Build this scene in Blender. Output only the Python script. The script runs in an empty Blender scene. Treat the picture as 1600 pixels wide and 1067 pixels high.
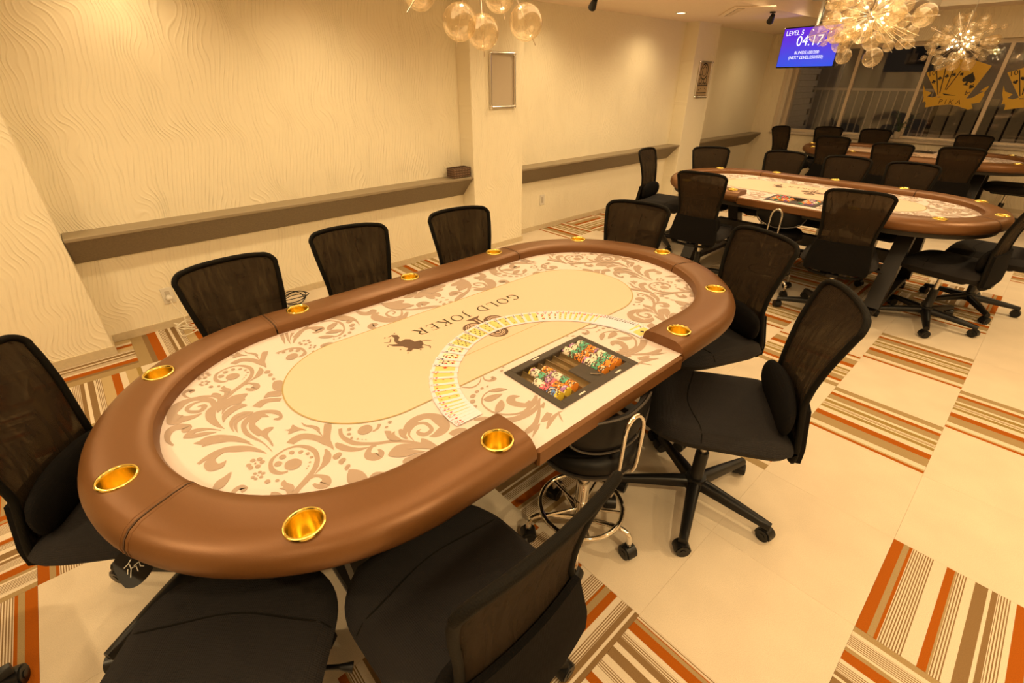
import bpy, bmesh, math, random
from math import sin, cos, pi, radians, sqrt, atan2
from mathutils import Vector, Matrix

S = bpy.context.scene
COL = S.collection
R = radians

# ------------------------------------------------------------------ camera
F, YAW, PIT, ROL = 727.08, R(47.715), R(29.447), R(.129)
fw = Vector((-sin(YAW)*cos(PIT), cos(YAW)*cos(PIT), -sin(PIT)))
rt = Vector((cos(YAW), sin(YAW), 0)); up = rt.cross(fw)
r2 = rt*cos(ROL) + up*sin(ROL); u2 = up*cos(ROL) - rt*sin(ROL)
cam = bpy.data.cameras.new('camera'); cam.sensor_width = 36; cam.lens = F/1600*36
cam.clip_start = .02; cam.clip_end = 100
co = bpy.data.objects.new('camera', cam); COL.objects.link(co)
mw = Matrix((r2, u2, -fw)).transposed().to_4x4(); mw.translation = Vector((3.8788, -3.9339, 1.5748))
co.matrix_world = mw
S.camera = co
# ------------------------------------------------------------------ exposure, world, large lights
S.view_settings.view_transform = 'Standard'; S.view_settings.look = 'None'
S.view_settings.gamma = 1; S.view_settings.use_curve_mapping = False
S.view_settings.exposure = 0.0
W = bpy.data.worlds.new('night'); S.world = W; W.use_nodes = True
W.node_tree.nodes['Background'].inputs[0].default_value = (.09, .08, .075, 1)
W.node_tree.nodes['Background'].inputs[1].default_value = .35
WARM = (1, .72, .36)
def light(name, kind, loc, power, size=.1, color=WARM, rot=(0, 0, 0), spot=None, blend=.6, sizey=None):
    L = bpy.data.lights.new(name, kind); L.energy = power; L.color = color
    if kind == 'AREA':
        L.size = size
        if sizey: L.shape = 'RECTANGLE'; L.size_y = sizey
    else: L.shadow_soft_size = size
    if spot: L.spot_size = R(spot); L.spot_blend = blend
    o = bpy.data.objects.new(name, L); o.location = loc; o.rotation_euler = rot; COL.objects.link(o); return o
CHAND = [(2.62, -2.92, 1.98), (2.62, .66, 1.97), (2.66, 4.1, 1.95)]
for i, c in enumerate(CHAND):
    light('chandelier_glow', 'POINT', c, 44, .03, (1, .74, .40))
# recessed downlights and added wall fills: (x, y, ceiling z, power)
DOWN = [(.62, -4.7, 2.22, 9), (.30, -3.45, 2.22, 5), (.62, -2.4, 2.22, 9), (.55, -.12, 2.22, 10), (1.1, .72, 2.22, 14), (.47, 1.7, 2.22, 9), (.6, 4.4, 2.22, 5),
        (4.6, -5.4, 2.38, 36), (4.6, -3.4, 2.38, 36), (4.6, -1.4, 2.38, 38), (4.6, .8, 2.38, 34), (4.6, 3.0, 2.38, 22), (6.0, -4.2, 2.38, 36), (6.0, -2, 2.38, 36), (6., 1., 2.38, 30),
        (2.6, -5.6, 2.38, 34), (1.2, -4.9, 2.22, 15), (1.2, -3.6, 2.22, 15), (1.2, -2.3, 2.22, 15), (1.2, -1.0, 2.22, 14), (1.6, 2.9, 2.38, 12), (1.65, .5, 2.38, 18), (1.65, 1.8, 2.38, 14)]  # the wall-side entries here are added, out of view, to brighten the left wall
for x, y, z, p in DOWN:
    light('downlight_or_fill_beam', 'SPOT', (x, y, z-.03), p*2.3, .04, (1, .73, .38), (0, 0, 0), 155, .9)
light('cove_light_warm', 'AREA', (2.85, -1.2, 2.56), 85, 1.1, (1, .75, .42), (0, 0, 0), sizey=10)
light('exterior_fill_light', 'AREA', (2.5, 7.0, 4.2), 20, 3, (1, .82, .62), (R(25), 0, 0), sizey=3)  # added fill lamp so the objects outside the window show at night

# ------------------------------------------------------------------ materials
MATS = {}
def mat(name, color, rough=.6, metal=0, emis=None, estr=1, alpha=None, spec=None, sheen=0, coat=0):
    if name in MATS: return MATS[name]
    m = bpy.data.materials.new(name); m.use_nodes = True; MATS[name] = m
    b = m.node_tree.nodes['Principled BSDF']
    b.inputs['Base Color'].default_value = (*color, 1); b.inputs['Roughness'].default_value = rough
    b.inputs['Metallic'].default_value = metal
    if spec is not None: b.inputs['Specular IOR Level'].default_value = spec
    if sheen: b.inputs['Sheen Weight'].default_value = sheen
    if coat: b.inputs['Coat Weight'].default_value = coat
    if emis: b.inputs['Emission Color'].default_value = (*emis, 1); b.inputs['Emission Strength'].default_value = estr
    return m
def N(m, t, **k):
    n = m.node_tree.nodes.new(t)
    for a, b in k.items(): setattr(n, a, b)
    return n
def lk(m, a, b): m.node_tree.links.new(a, b)
def bs(m): return m.node_tree.nodes['Principled BSDF']
def add_noise(m, scale=200, amt=.15, bump=.1, dist=.001, detail=2):
    """fine grain: colour variation and bump from object-space noise"""
    tc = N(m, 'ShaderNodeTexCoord'); nz = N(m, 'ShaderNodeTexNoise'); nz.inputs['Scale'].default_value = scale; nz.inputs['Detail'].default_value = detail
    lk(m, tc.outputs['Object'], nz.inputs['Vector'])
    b = bs(m); base = b.inputs['Base Color']
    mr = N(m, 'ShaderNodeMapRange'); mr.inputs[1].default_value = .3; mr.inputs[2].default_value = .7; mr.inputs[3].default_value = 1-amt; mr.inputs[4].default_value = 1+amt
    lk(m, nz.outputs['Fac'], mr.inputs[0])
    mx = N(m, 'ShaderNodeMix', data_type='RGBA', blend_type='MULTIPLY'); mx.inputs[0].default_value = 1
    if base.is_linked: lk(m, base.links[0].from_socket, mx.inputs[6])
    else: mx.inputs[6].default_value = base.default_value
    lk(m, mr.outputs[0], mx.inputs[7]); lk(m, mx.outputs[2], base)
    if bump:
        bp = N(m, 'ShaderNodeBump'); bp.inputs['Strength'].default_value = bump; bp.inputs['Distance'].default_value = dist
        lk(m, nz.outputs['Fac'], bp.inputs['Height']); lk(m, bp.outputs[0], b.inputs['Normal'])
    return m

# wallpaper with raised flowing wavy lines
def wallpaper(name, axis, color, strength=.8):
    m = mat(name, color, .62)
    tc = N(m, 'ShaderNodeTexCoord'); sx = N(m, 'ShaderNodeSeparateXYZ'); lk(m, tc.outputs['Object'], sx.inputs[0])
    H = sx.outputs[axis]; Z = sx.outputs[2]
    def M(op, a, b=None, c=None):
        n = N(m, 'ShaderNodeMath', operation=op)
        for i, v in enumerate((a, b, c)):
            if v is None: continue
            if isinstance(v, (int, float)): n.inputs[i].default_value = v
            else: lk(m, v, n.inputs[i])
        return n.outputs[0]
    cb = N(m, 'ShaderNodeCombineXYZ'); lk(m, M('MULTIPLY', H, 3.2), cb.inputs[0]); lk(m, M('MULTIPLY', Z, 2.2), cb.inputs[1])
    nz = N(m, 'ShaderNodeTexNoise'); nz.inputs['Scale'].default_value = 1; nz.inputs['Detail'].default_value = 1.2; lk(m, cb.outputs[0], nz.inputs['Vector'])
    wob = M('MULTIPLY', M('SINE', M('ADD', M('MULTIPLY', Z, 11), M('MULTIPLY', nz.outputs['Fac'], 9))), .022)
    ph = M('MULTIPLY', M('ADD', M('ADD', H, wob), M('MULTIPLY', nz.outputs['Fac'], .25)), 2*pi*40)
    line = M('POWER', M('MULTIPLY_ADD', M('SINE', ph), .5, .5), 4)
    cb2 = N(m, 'ShaderNodeCombineXYZ'); lk(m, M('MULTIPLY', M('ADD', H, wob), 26), cb2.inputs[0]); lk(m, M('MULTIPLY', Z, 5), cb2.inputs[1])
    nz2 = N(m, 'ShaderNodeTexNoise'); nz2.inputs['Scale'].default_value = 1; nz2.inputs['Detail'].default_value = 1; lk(m, cb2.outputs[0], nz2.inputs['Vector'])
    amp = M('MULTIPLY', line, M('MULTIPLY_ADD', nz2.outputs['Fac'], 2.2, -.45))
    bp = N(m, 'ShaderNodeBump'); bp.inputs['Strength'].default_value = strength; bp.inputs['Distance'].default_value = .0038
    lk(m, amp, bp.inputs['Height']); lk(m, bp.outputs[0], bs(m).inputs['Normal'])
    return m
WPL = wallpaper('wallpaper_side', 1, (.86, .785, .61)); WPB = wallpaper('wallpaper_back', 0, (.80, .70, .52))
CEIL = add_noise(mat('ceiling_paint', (.88, .74, .60), .8), 60, .03, .05)
BASEB = add_noise(mat('baseboard_vinyl', (.60, .50, .34), .5), 40, .05, .05)
LEDGE = add_noise(mat('ledge_taupe', (.185, .145, .095), .5), 90, .12, .15, .0005)
PLAIN = add_noise(add_noise(mat('carpet_cream', (.64, .545, .42), .95, spec=.1), 420, .10, .5, .0015), 5, .045, 0)
def stripes(name, prof, lines):
    m = mat(name, (.8, .7, .52), .95, spec=.1)
    tc = N(m, 'ShaderNodeTexCoord'); sx = N(m, 'ShaderNodeSeparateXYZ'); lk(m, tc.outputs['Object'], sx.inputs[0])
    t = N(m, 'ShaderNodeMath', operation='MULTIPLY_ADD'); t.inputs[1].default_value = 2; t.inputs[2].default_value = .5; lk(m, sx.outputs[0], t.inputs[0])
    C = {'c': (.64, .545, .42), 'o': (.33, .085, .006), 't': (.33, .235, .115), 'b': (.22, .135, .06), 'g': (.29, .20, .065), 'd': (.45, .335, .175)}
    rp = N(m, 'ShaderNodeValToRGB'); rp.color_ramp.interpolation = 'CONSTANT'; e = rp.color_ramp.elements
    while len(e) > 1: e.remove(e[-1])
    e[0].position = 0; e[0].color = (*C[prof[0][1]], 1)
    for p, c in prof[1:]:
        k = e.new(p); k.color = (*C[c], 1)
    lk(m, t.outputs[0], rp.inputs[0])
    r3 = N(m, 'ShaderNodeValToRGB'); r3.color_ramp.interpolation = 'CONSTANT'; e = r3.color_ramp.elements
    while len(e) > 1: e.remove(e[-1])
    e[0].position = 0; e[0].color = (0, 0, 0, 1)
    for a, b in lines:
        k = e.new(a); k.color = (1, 1, 1, 1); k = e.new(b); k.color = (0, 0, 0, 1)
    lk(m, t.outputs[0], r3.inputs[0])
    s = N(m, 'ShaderNodeMath', operation='MULTIPLY'); s.inputs[1].default_value = 68; lk(m, t.outputs[0], s.inputs[0])
    fr = N(m, 'ShaderNodeMath', operation='FRACT'); lk(m, s.outputs[0], fr.inputs[0])
    gt = N(m, 'ShaderNodeMath', operation='GREATER_THAN'); gt.inputs[1].default_value = .52; lk(m, fr.outputs[0], gt.inputs[0])
    ml = N(m, 'ShaderNodeMath', operation='MULTIPLY'); lk(m, gt.outputs[0], ml.inputs[0]); lk(m, r3.outputs[0], ml.inputs[1])
    mx = N(m, 'ShaderNodeMix', data_type='RGBA'); lk(m, ml.outputs[0], mx.inputs[0]); lk(m, rp.outputs[0], mx.inputs[6]); mx.inputs[7].default_value = (*C['b'], 1)
    lk(m, mx.outputs[2], bs(m).inputs['Base Color'])
    return add_noise(m, 420, .12, .5, .0015)
STRA = stripes('carpet_stripes_wide', [(0, 'o'), (.065, 't'), (.10, 'o'), (.118, 'c'), (.325, 'o'), (.372, 't'), (.385, 'c'), (.485, 'b'), (.555, 'c'), (.575, 'b'), (.606, 'c'), (.705, 'o'), (.78, 't'), (.81, 'c'), (.95, 't')],
               [(.125, .25), (.385, .44), (.612, .672), (.83, .92)])
STRB = stripes('carpet_stripes_narrow', [(0, 'c'), (.03, 'o'), (.07, 'd'), (.09, 'c'), (.16, 't'), (.30, 'o'), (.39, 'c'), (.47, 'g'), (.52, 'c'), (.54, 'g'), (.555, 'c'), (.59, 'g'), (.65, 'c'), (.69, 't'), (.79, 'o'), (.85, 'c'), (.91, 't')],
               [(.555, .58)])
STRC = stripes('carpet_stripes_fine', [(0, 'o'), (.05, 'c'), (.2, 't'), (.33, 'c'), (.45, 'o'), (.5, 'c'), (.702, 'o'), (.718, 't'), (.763, 'o'), (.819, 'c'), (.913, 'b'), (.949, 'c'), (.968, 'b')], [(.09, .18), (.588, .70), (.859, .913)])
STRD = stripes('carpet_stripes_mixed', [(0, 'c'), (.024, 'o'), (.032, 't'), (.06, 'o'), (.126, 'c'), (.205, 'b'), (.247, 'c'), (.286, 'b'), (.354, 'c'), (.503, 'o'), (.56, 'c'), (.65, 't'), (.75, 'c'), (.85, 'o'), (.9, 'c')], [(.001, .02), (.158, .205), (.406, .453), (.6, .64), (.92, .99)])
STRE = stripes('carpet_stripes_olive', [(0, 't'), (.13, 'b'), (.19, 'o'), (.29, 'c'), (.40, 'b'), (.44, 'c'), (.47, 'b'), (.53, 'c'), (.60, 'd'), (.70, 'o'), (.78, 'c'), (.84, 'd'), (.95, 'g')], [(.33, .395), (.54, .60)])
LEATHER = add_noise(mat('brown_leatherette', (.172, .071, .019), .40, .35, spec=.6), 700, .06, .28, .0006)
SEAM = mat('leather_seam', (.09, .045, .02), .6)
FELT = add_noise(mat('printed_felt', (.72, .62, .585), .55, spec=.3), 900, .03, .05, .0003)
FPRINT = mat('felt_print_tan', (.40, .30, .235), .55, spec=.3)
FCENTRE = add_noise(mat('felt_centre', (.74, .545, .405), .55, spec=.3), 900, .02, .05, .0003)
FLINE = mat('felt_line', (.42, .32, .14), .8)
FDARK = mat('felt_print_dark', (.13, .075, .045), .8)
FTEXT = mat('felt_text', (.06, .052, .02), .8)
BRASS = mat('polished_brass', (.92, .74, .22), .2, 1); 
BLACKM = mat('black_powder_metal', (.018, .016, .015), .42, .3)
UNDER = mat('table_underside', (.03, .025, .02), .7)
PLAST = mat('black_plastic', (.007, .0065, .0065), .36, spec=.35)
RUBBER = mat('black_caster', (.006, .006, .006), .32, spec=.35)
CHROME = mat('chrome', (.78, .76, .72), .08, 1)
STEEL = mat('brushed_gas_column', (.62, .58, .52), .3, 1)
VINYL = mat('black_vinyl', (.004, .0035, .0035), .48, spec=.25)
VINYLG = mat('grey_vinyl_piping', (.05, .042, .036), .4)
FABRIC = mat('black_seat_fabric', (.017, .015, .015), .85, spec=.2)
def weave(m, sc, st, vec='Object'):
    tc = N(m, 'ShaderNodeTexCoord'); v = N(m, 'ShaderNodeTexVoronoi'); v.inputs['Scale'].default_value = sc
    v.inputs['Randomness'].default_value = .15
    lk(m, tc.outputs[vec], v.inputs['Vector']); bp = N(m, 'ShaderNodeBump'); bp.inputs['Strength'].default_value = st; bp.inputs['Distance'].default_value = .002
    lk(m, v.outputs['Distance'], bp.inputs['Height']); lk(m, bp.outputs[0], bs(m).inputs['Normal']); return m
weave(FABRIC, 230, 1)
FABD = weave(mat('black_back_cover', (.006, .0052, .005), .9, spec=.1), 230, .6)
FRAMEM = weave(mat('black_mesh_rim', (.0065, .0055, .004), .7, spec=.12), 300, .5)
def meshcloth():
    m = mat('see_through_black_mesh', (.028, .018, .010), .8, spec=.12)
    nt = m.node_tree; out = nt.nodes['Material Output']; tr = N(m, 'ShaderNodeBsdfTransparent'); tr.inputs[0].default_value = (1, .93, .8, 1)
    mx = N(m, 'ShaderNodeMixShader')
    tc = N(m, 'ShaderNodeTexCoord'); mp = N(m, 'ShaderNodeMapping'); mp.inputs['Scale'].default_value = (1, 30, 6); nz = N(m, 'ShaderNodeTexNoise')
    nz.inputs['Scale'].default_value = 1.2; nz.inputs['Distortion'].default_value = 1.5; lk(m, tc.outputs['Object'], mp.inputs[0]); lk(m, mp.outputs[0], nz.inputs['Vector'])
    mr = N(m, 'ShaderNodeMapRange'); mr.inputs[1].default_value = .35; mr.inputs[2].default_value = .7; mr.inputs[3].default_value = .93; mr.inputs[4].default_value = .78
    lk(m, nz.outputs['Fac'], mr.inputs[0]); lk(m, mr.outputs[0], mx.inputs[0]); lk(m, tr.outputs[0], mx.inputs[1]); lk(m, bs(m).outputs[0], mx.inputs[2])
    lk(m, mx.outputs[0], out.inputs[0]); weave(m, 340, .6); return m
MESHC = meshcloth()
def globeglass(name, tint, rfl=.10, haze=0):
    m = bpy.data.materials.new(name); m.use_nodes = True; nt = m.node_tree; MATS[name] = m
    for n in list(nt.nodes):
        if n.type == 'BSDF_PRINCIPLED': nt.nodes.remove(n)
    out = nt.nodes['Material Output']; tr = N(m, 'ShaderNodeBsdfTransparent'); tr.inputs[0].default_value = (*tint, 1)
    gl = N(m, 'ShaderNodeBsdfGlossy'); gl.inputs['Roughness'].default_value = .03; gl.inputs[0].default_value = (1, .93, .8, 1)
    lw = N(m, 'ShaderNodeLayerWeight'); lw.inputs[0].default_value = .35
    mr = N(m, 'ShaderNodeMapRange'); mr.inputs[3].default_value = rfl; mr.inputs[4].default_value = .80
    pw = N(m, 'ShaderNodeMath', operation='POWER'); pw.inputs[1].default_value = 2.6; lk(m, lw.outputs['Facing'], pw.inputs[0]); lk(m, pw.outputs[0], mr.inputs[0])
    mx = N(m, 'ShaderNodeMixShader'); lk(m, mr.outputs[0], mx.inputs[0]); lk(m, tr.outputs[0], mx.inputs[1]); lk(m, gl.outputs[0], mx.inputs[2]); lk(m, mx.outputs[0], out.inputs[0])
    if haze:   # milky share added to imitate bulb light refracted in the globes
        tl = N(m, 'ShaderNodeBsdfTranslucent'); tl.inputs[0].default_value = (1, .86, .60, 1); df = N(m, 'ShaderNodeBsdfDiffuse'); df.inputs[0].default_value = (1, .86, .60, 1)
        a = N(m, 'ShaderNodeMixShader'); a.inputs[0].default_value = .5; lk(m, tl.outputs[0], a.inputs[1]); lk(m, df.outputs[0], a.inputs[2])
        h = N(m, 'ShaderNodeMixShader'); h.inputs[0].default_value = haze; lk(m, mx.outputs[0], h.inputs[1]); lk(m, a.outputs[0], h.inputs[2]); lk(m, h.outputs[0], out.inputs[0])
    return m
GLOBE = globeglass('amber_bubble_glass', (1, .96, .88), .13, .05); PANE = globeglass('window_glass', (.95, .95, .95), .05)
BULB = mat('halogen_bulb', (1, .8, .5), .5, emis=(1, .82, .52), estr=9)
DLENS = mat('downlight_lens', (1, .9, .7), .5, emis=(1, .78, .45), estr=14)
WHITEP = mat('white_plastic', (.72, .68, .60), .4)
ALUM = mat('brushed_aluminium', (.66, .63, .58), .28, 1)
SASH = mat('window_sash', (.62, .52, .40), .4, .2)
GOLD = mat('gold_decal_film', (.68, .42, .035), .45, .1)
INK = mat('black_ink', (.02, .018, .018), .6)
RED = mat('red_ink', (.62, .03, .015), .6)
CARD = mat('card_paper', (.72, .70, .80), .45)
CPANEL = mat('card_pale_yellow', (.74, .60, .20), .5)

# ------------------------------------------------------------------ mesh helpers
class MB:
    def __init__(s): s.v = []; s.f = []; s.m = []
    def add(s, vs, fs, mi=0):
        k = len(s.v); s.v += [tuple(v) for v in vs]; s.f += [tuple(i+k for i in f) for f in fs]; s.m += [mi]*len(fs); return s
    def box(s, x0, x1, y0, y1, z0, z1, mi=0, M=None):
        vs = [Vector((x, y, z)) for z in (z0, z1) for y in (y0, y1) for x in (x0, x1)]
        if M is not None: vs = [M @ v for v in vs]
        return s.add(vs, [(0, 2, 3, 1), (4, 5, 7, 6), (0, 1, 5, 4), (2, 6, 7, 3), (0, 4, 6, 2), (1, 3, 7, 5)], mi)
    def rbox(s, x0, x1, y0, y1, z0, z1, b=.005, mi=0, M=None):
        """box with chamfered edges"""
        vs = []; 
        for z, i in ((z0, b), (z0+b, 0), (z1-b, 0), (z1, b)):
            for (x, y) in ((x0+i+b, y0+i), (x1-i-b, y0+i), (x1-i, y0+i+b), (x1-i, y1-i-b), (x1-i-b, y1-i), (x0+i+b, y1-i), (x0+i, y1-i-b), (x0+i, y0+i+b)):
                v = Vector((x, y, z)); vs.append(M @ v if M is not None else v)
        fs = [tuple(range(7, -1, -1)), tuple(range(24, 32))]
        for k in range(3):
            for j in range(8): fs.append((k*8+j, k*8+(j+1) % 8, k*8+8+(j+1) % 8, k*8+8+j))
        return s.add(vs, fs, mi)
    def tube(s, pts, r, n=8, mi=0, closed=False, cap=True):
        P = [Vector(p) for p in pts]; L = len(P); rs = r if isinstance(r, (list, tuple)) else [r]*L
        T = []
        for i in range(L):
            a = P[(i-1) % L] if closed or i > 0 else P[0]; b = P[(i+1) % L] if closed or i < L-1 else P[-1]
            T.append((b-a).normalized())
        nrm = T[0].orthogonal().normalized(); vs = []
        for i in range(L):
            nrm = (nrm - T[i]*nrm.dot(T[i])); nrm = nrm.normalized() if nrm.length > 1e-6 else T[i].orthogonal().normalized()
            bn = T[i].cross(nrm)
            for j in range(n):
                a = 2*pi*j/n; vs.append(P[i]+(nrm*cos(a)+bn*sin(a))*rs[i])
        fs = []
        for i in range(L if closed else L-1):
            for j in range(n):
                a = i*n+j; b = i*n+(j+1) % n; c = ((i+1) % L)*n+(j+1) % n; d = ((i+1) % L)*n+j; fs.append((a, b, c, d))
        if cap and not closed: fs += [tuple(range(n-1, -1, -1)), tuple(range((L-1)*n, L*n))]
        return s.add(vs, fs, mi)
    def lathe(s, prof, n=24, c=(0, 0, 0), M=None, mi=0):
        vs = []; 
        for r, z in prof:
            for j in range(n):
                v = Vector((c[0]+r*cos(2*pi*j/n), c[1]+r*sin(2*pi*j/n), c[2]+z)); vs.append(M @ v if M is not None else v)
        fs = []
        for i in range(len(prof)-1):
            for j in range(n): fs.append((i*n+j, i*n+(j+1) % n, (i+1)*n+(j+1) % n, (i+1)*n+j))
        return s.add(vs, fs, mi)
    def sphere(s, c, r, n=16, m=10, sc=(1, 1, 1), mi=0):
        vs = []; 
        for i in range(1, m):
            a = pi*i/m
            for j in range(n): vs.append((c[0]+r*sc[0]*sin(a)*cos(2*pi*j/n), c[1]+r*sc[1]*sin(a)*sin(2*pi*j/n), c[2]+r*sc[2]*cos(a)))
        t = len(vs); vs += [(c[0], c[1], c[2]+r*sc[2]), (c[0], c[1], c[2]-r*sc[2])]; fs = []
        for j in range(n):
            fs.append((t, j, (j+1) % n)); fs.append((t+1, (m-2)*n+(j+1) % n, (m-2)*n+j))
            for i in range(m-2): fs.append((i*n+j, (i+1)*n+j, (i+1)*n+(j+1) % n, i*n+(j+1) % n))
        return s.add(vs, fs, mi)
    def poly(s, pts, z, mi=0, th=0):
        """flat outline at height z (any outline), optional thickness downwards"""
        if not th:
            from mathutils.geometry import tessellate_polygon
            v = [Vector((x, y, z)) for x, y in pts]; fs = []
            for t in tessellate_polygon([v]):
                A, B, C_ = (v[i] for i in t); cr = (B-A).cross(C_-A).z
                if abs(cr) > 1e-10: fs.append(t if cr > 0 else t[::-1])
            return s.add(v, fs, mi)
        n = len(pts); a = sum(pts[i][0]*pts[(i+1) % n][1]-pts[(i+1) % n][0]*pts[i][1] for i in range(n))
        if a < 0: pts = pts[::-1]
        vs = [(x, y, z) for x, y in pts]; fs = [tuple(range(n))]
        if th:
            vs += [(x, y, z-th) for x, y in pts]; fs.append(tuple(range(2*n-1, n-1, -1)))
            fs += [(i, i+n, (i+1) % n+n, (i+1) % n) for i in range(n)]
        return s.add(vs, fs, mi)
    def stroke(s, pts, z, mi=0, sub=4, keep=None):
        """tapering ribbon through (x, y, width) points"""
        P = smooth([Vector(p) for p in pts], sub); L = len(P); vs = []; ok = []
        for i in range(L):
            d = (P[min(i+1, L-1)]-P[max(i-1, 0)]); d.z = 0; d = d.normalized() if d.length > 1e-9 else Vector((1, 0, 0))
            nx = Vector((-d.y, d.x, 0))*max(P[i].z, .0004)/2
            a = P[i]+nx; b = P[i]-nx; vs += [(a.x, a.y, z), (b.x, b.y, z)]
        fs = []
        for i in range(L-1):
            if keep is not None and not keep(P[i]): continue
            for t in ((2*i, 2*i+1, 2*i+3), (2*i, 2*i+3, 2*i+2)):
                A, B, C_ = (Vector(vs[k]) for k in t); cr = (B-A).cross(C_-A).z
                if abs(cr) > 1e-12: fs.append(t if cr > 0 else t[::-1])
        return s.add(vs, fs, mi)
    def mesh(s, name, mats, smooth_=False, M=None):
        me = bpy.data.meshes.new(name); me.from_pydata(s.v, [], s.f)
        for m in (mats if isinstance(mats, (list, tuple)) else [mats]): me.materials.append(m)
        if any(s.m): me.polygons.foreach_set('material_index', s.m)
        if smooth_:
            me.polygons.foreach_set('use_smooth', [True]*len(s.f))
            me.set_sharp_from_angle(angle=R(smooth_ if smooth_ is not True else 40))
        me.update(); return me
    def obj(s, name, mats, parent=None, smooth_=False, **k):
        return put(name, s.mesh(name, mats, smooth_), parent, **k)
def smooth(P, sub, closed=False):
    if sub <= 1: return P
    L = len(P); out = []
    for i in range(L if closed else L-1):
        if closed: p0, p1, p2, p3 = P[(i-1) % L], P[i], P[(i+1) % L], P[(i+2) % L]
        else: p0, p1, p2, p3 = P[max(i-1, 0)], P[i], P[i+1], P[min(i+2, L-1)]
        for k in range(sub):
            t = k/sub; out.append(.5*((2*p1)+(p2-p0)*t+(2*p0-5*p1+4*p2-p3)*t*t+(3*p1-p0-3*p2+p3)*t**3))
    if not closed: out.append(P[-1])
    return out
def put(name, me, parent=None, label=None, cat=None, group=None, kind=None, loc=None, rot=None):
    o = bpy.data.objects.new(name, me); COL.objects.link(o)
    if parent: o.parent = parent
    if label: o['label'] = label
    if cat: o['category'] = cat
    if group: o['group'] = group
    if kind: o['kind'] = kind
    if loc: o.location = loc
    if rot: o.rotation_euler = rot
    return o
def thing(name, label, cat, loc=(0, 0, 0), rz=0, group=None): return put(name, None, None, label, cat, group, None, loc, (0, 0, rz))
def kids(o): return [c for c in KID.get(o.name, [])]
def copy_tree(o, parent=None, label=None, group=None, loc=None, rz=None, dz=0):
    r = o.copy(); COL.objects.link(r)
    if parent: r.parent = parent
    if label: r['label'] = label
    if group: r['group'] = group
    if loc is not None: r.location = loc
    if rz is not None: r.rotation_euler = (0, 0, rz)
    for c in list(o.children):
        k = copy_tree(c, r)
        if dz and c.get('raised'): k.location.z += dz
    return r
def apply_bool(me, cutter, name):
    a = bpy.data.objects.new('tmp_a', me); b = bpy.data.objects.new('tmp_b', cutter); COL.objects.link(a); COL.objects.link(b)
    md = a.modifiers.new('b', 'BOOLEAN'); md.operation = 'DIFFERENCE'; md.object = b; md.solver = 'EXACT'
    dg = bpy.context.evaluated_depsgraph_get(); out = bpy.data.meshes.new_from_object(a.evaluated_get(dg)); out.name = name
    bpy.data.objects.remove(a); bpy.data.objects.remove(b); return out
_tx = {}
def text_mesh(txt, size, m, al='CENTER', ext=0, key=None, sy=1):
    k = (txt, size, m.name, al, ext, sy)
    if k in _tx: return _tx[k]
    c = bpy.data.curves.new('t', 'FONT'); c.body = txt; c.size = size; c.align_x = al; c.align_y = 'CENTER'; c.extrude = ext; c.resolution_u = 3
    o = bpy.data.objects.new('t', c); COL.objects.link(o); dg = bpy.context.evaluated_depsgraph_get()
    me = bpy.data.meshes.new_from_object(o.evaluated_get(dg)); bpy.data.objects.remove(o)
    me.materials.clear(); me.materials.append(m); me.name = 'lettering'
    if sy != 1:
        for v in me.vertices: v.co.y *= sy
    _tx[k] = me; return me
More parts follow.
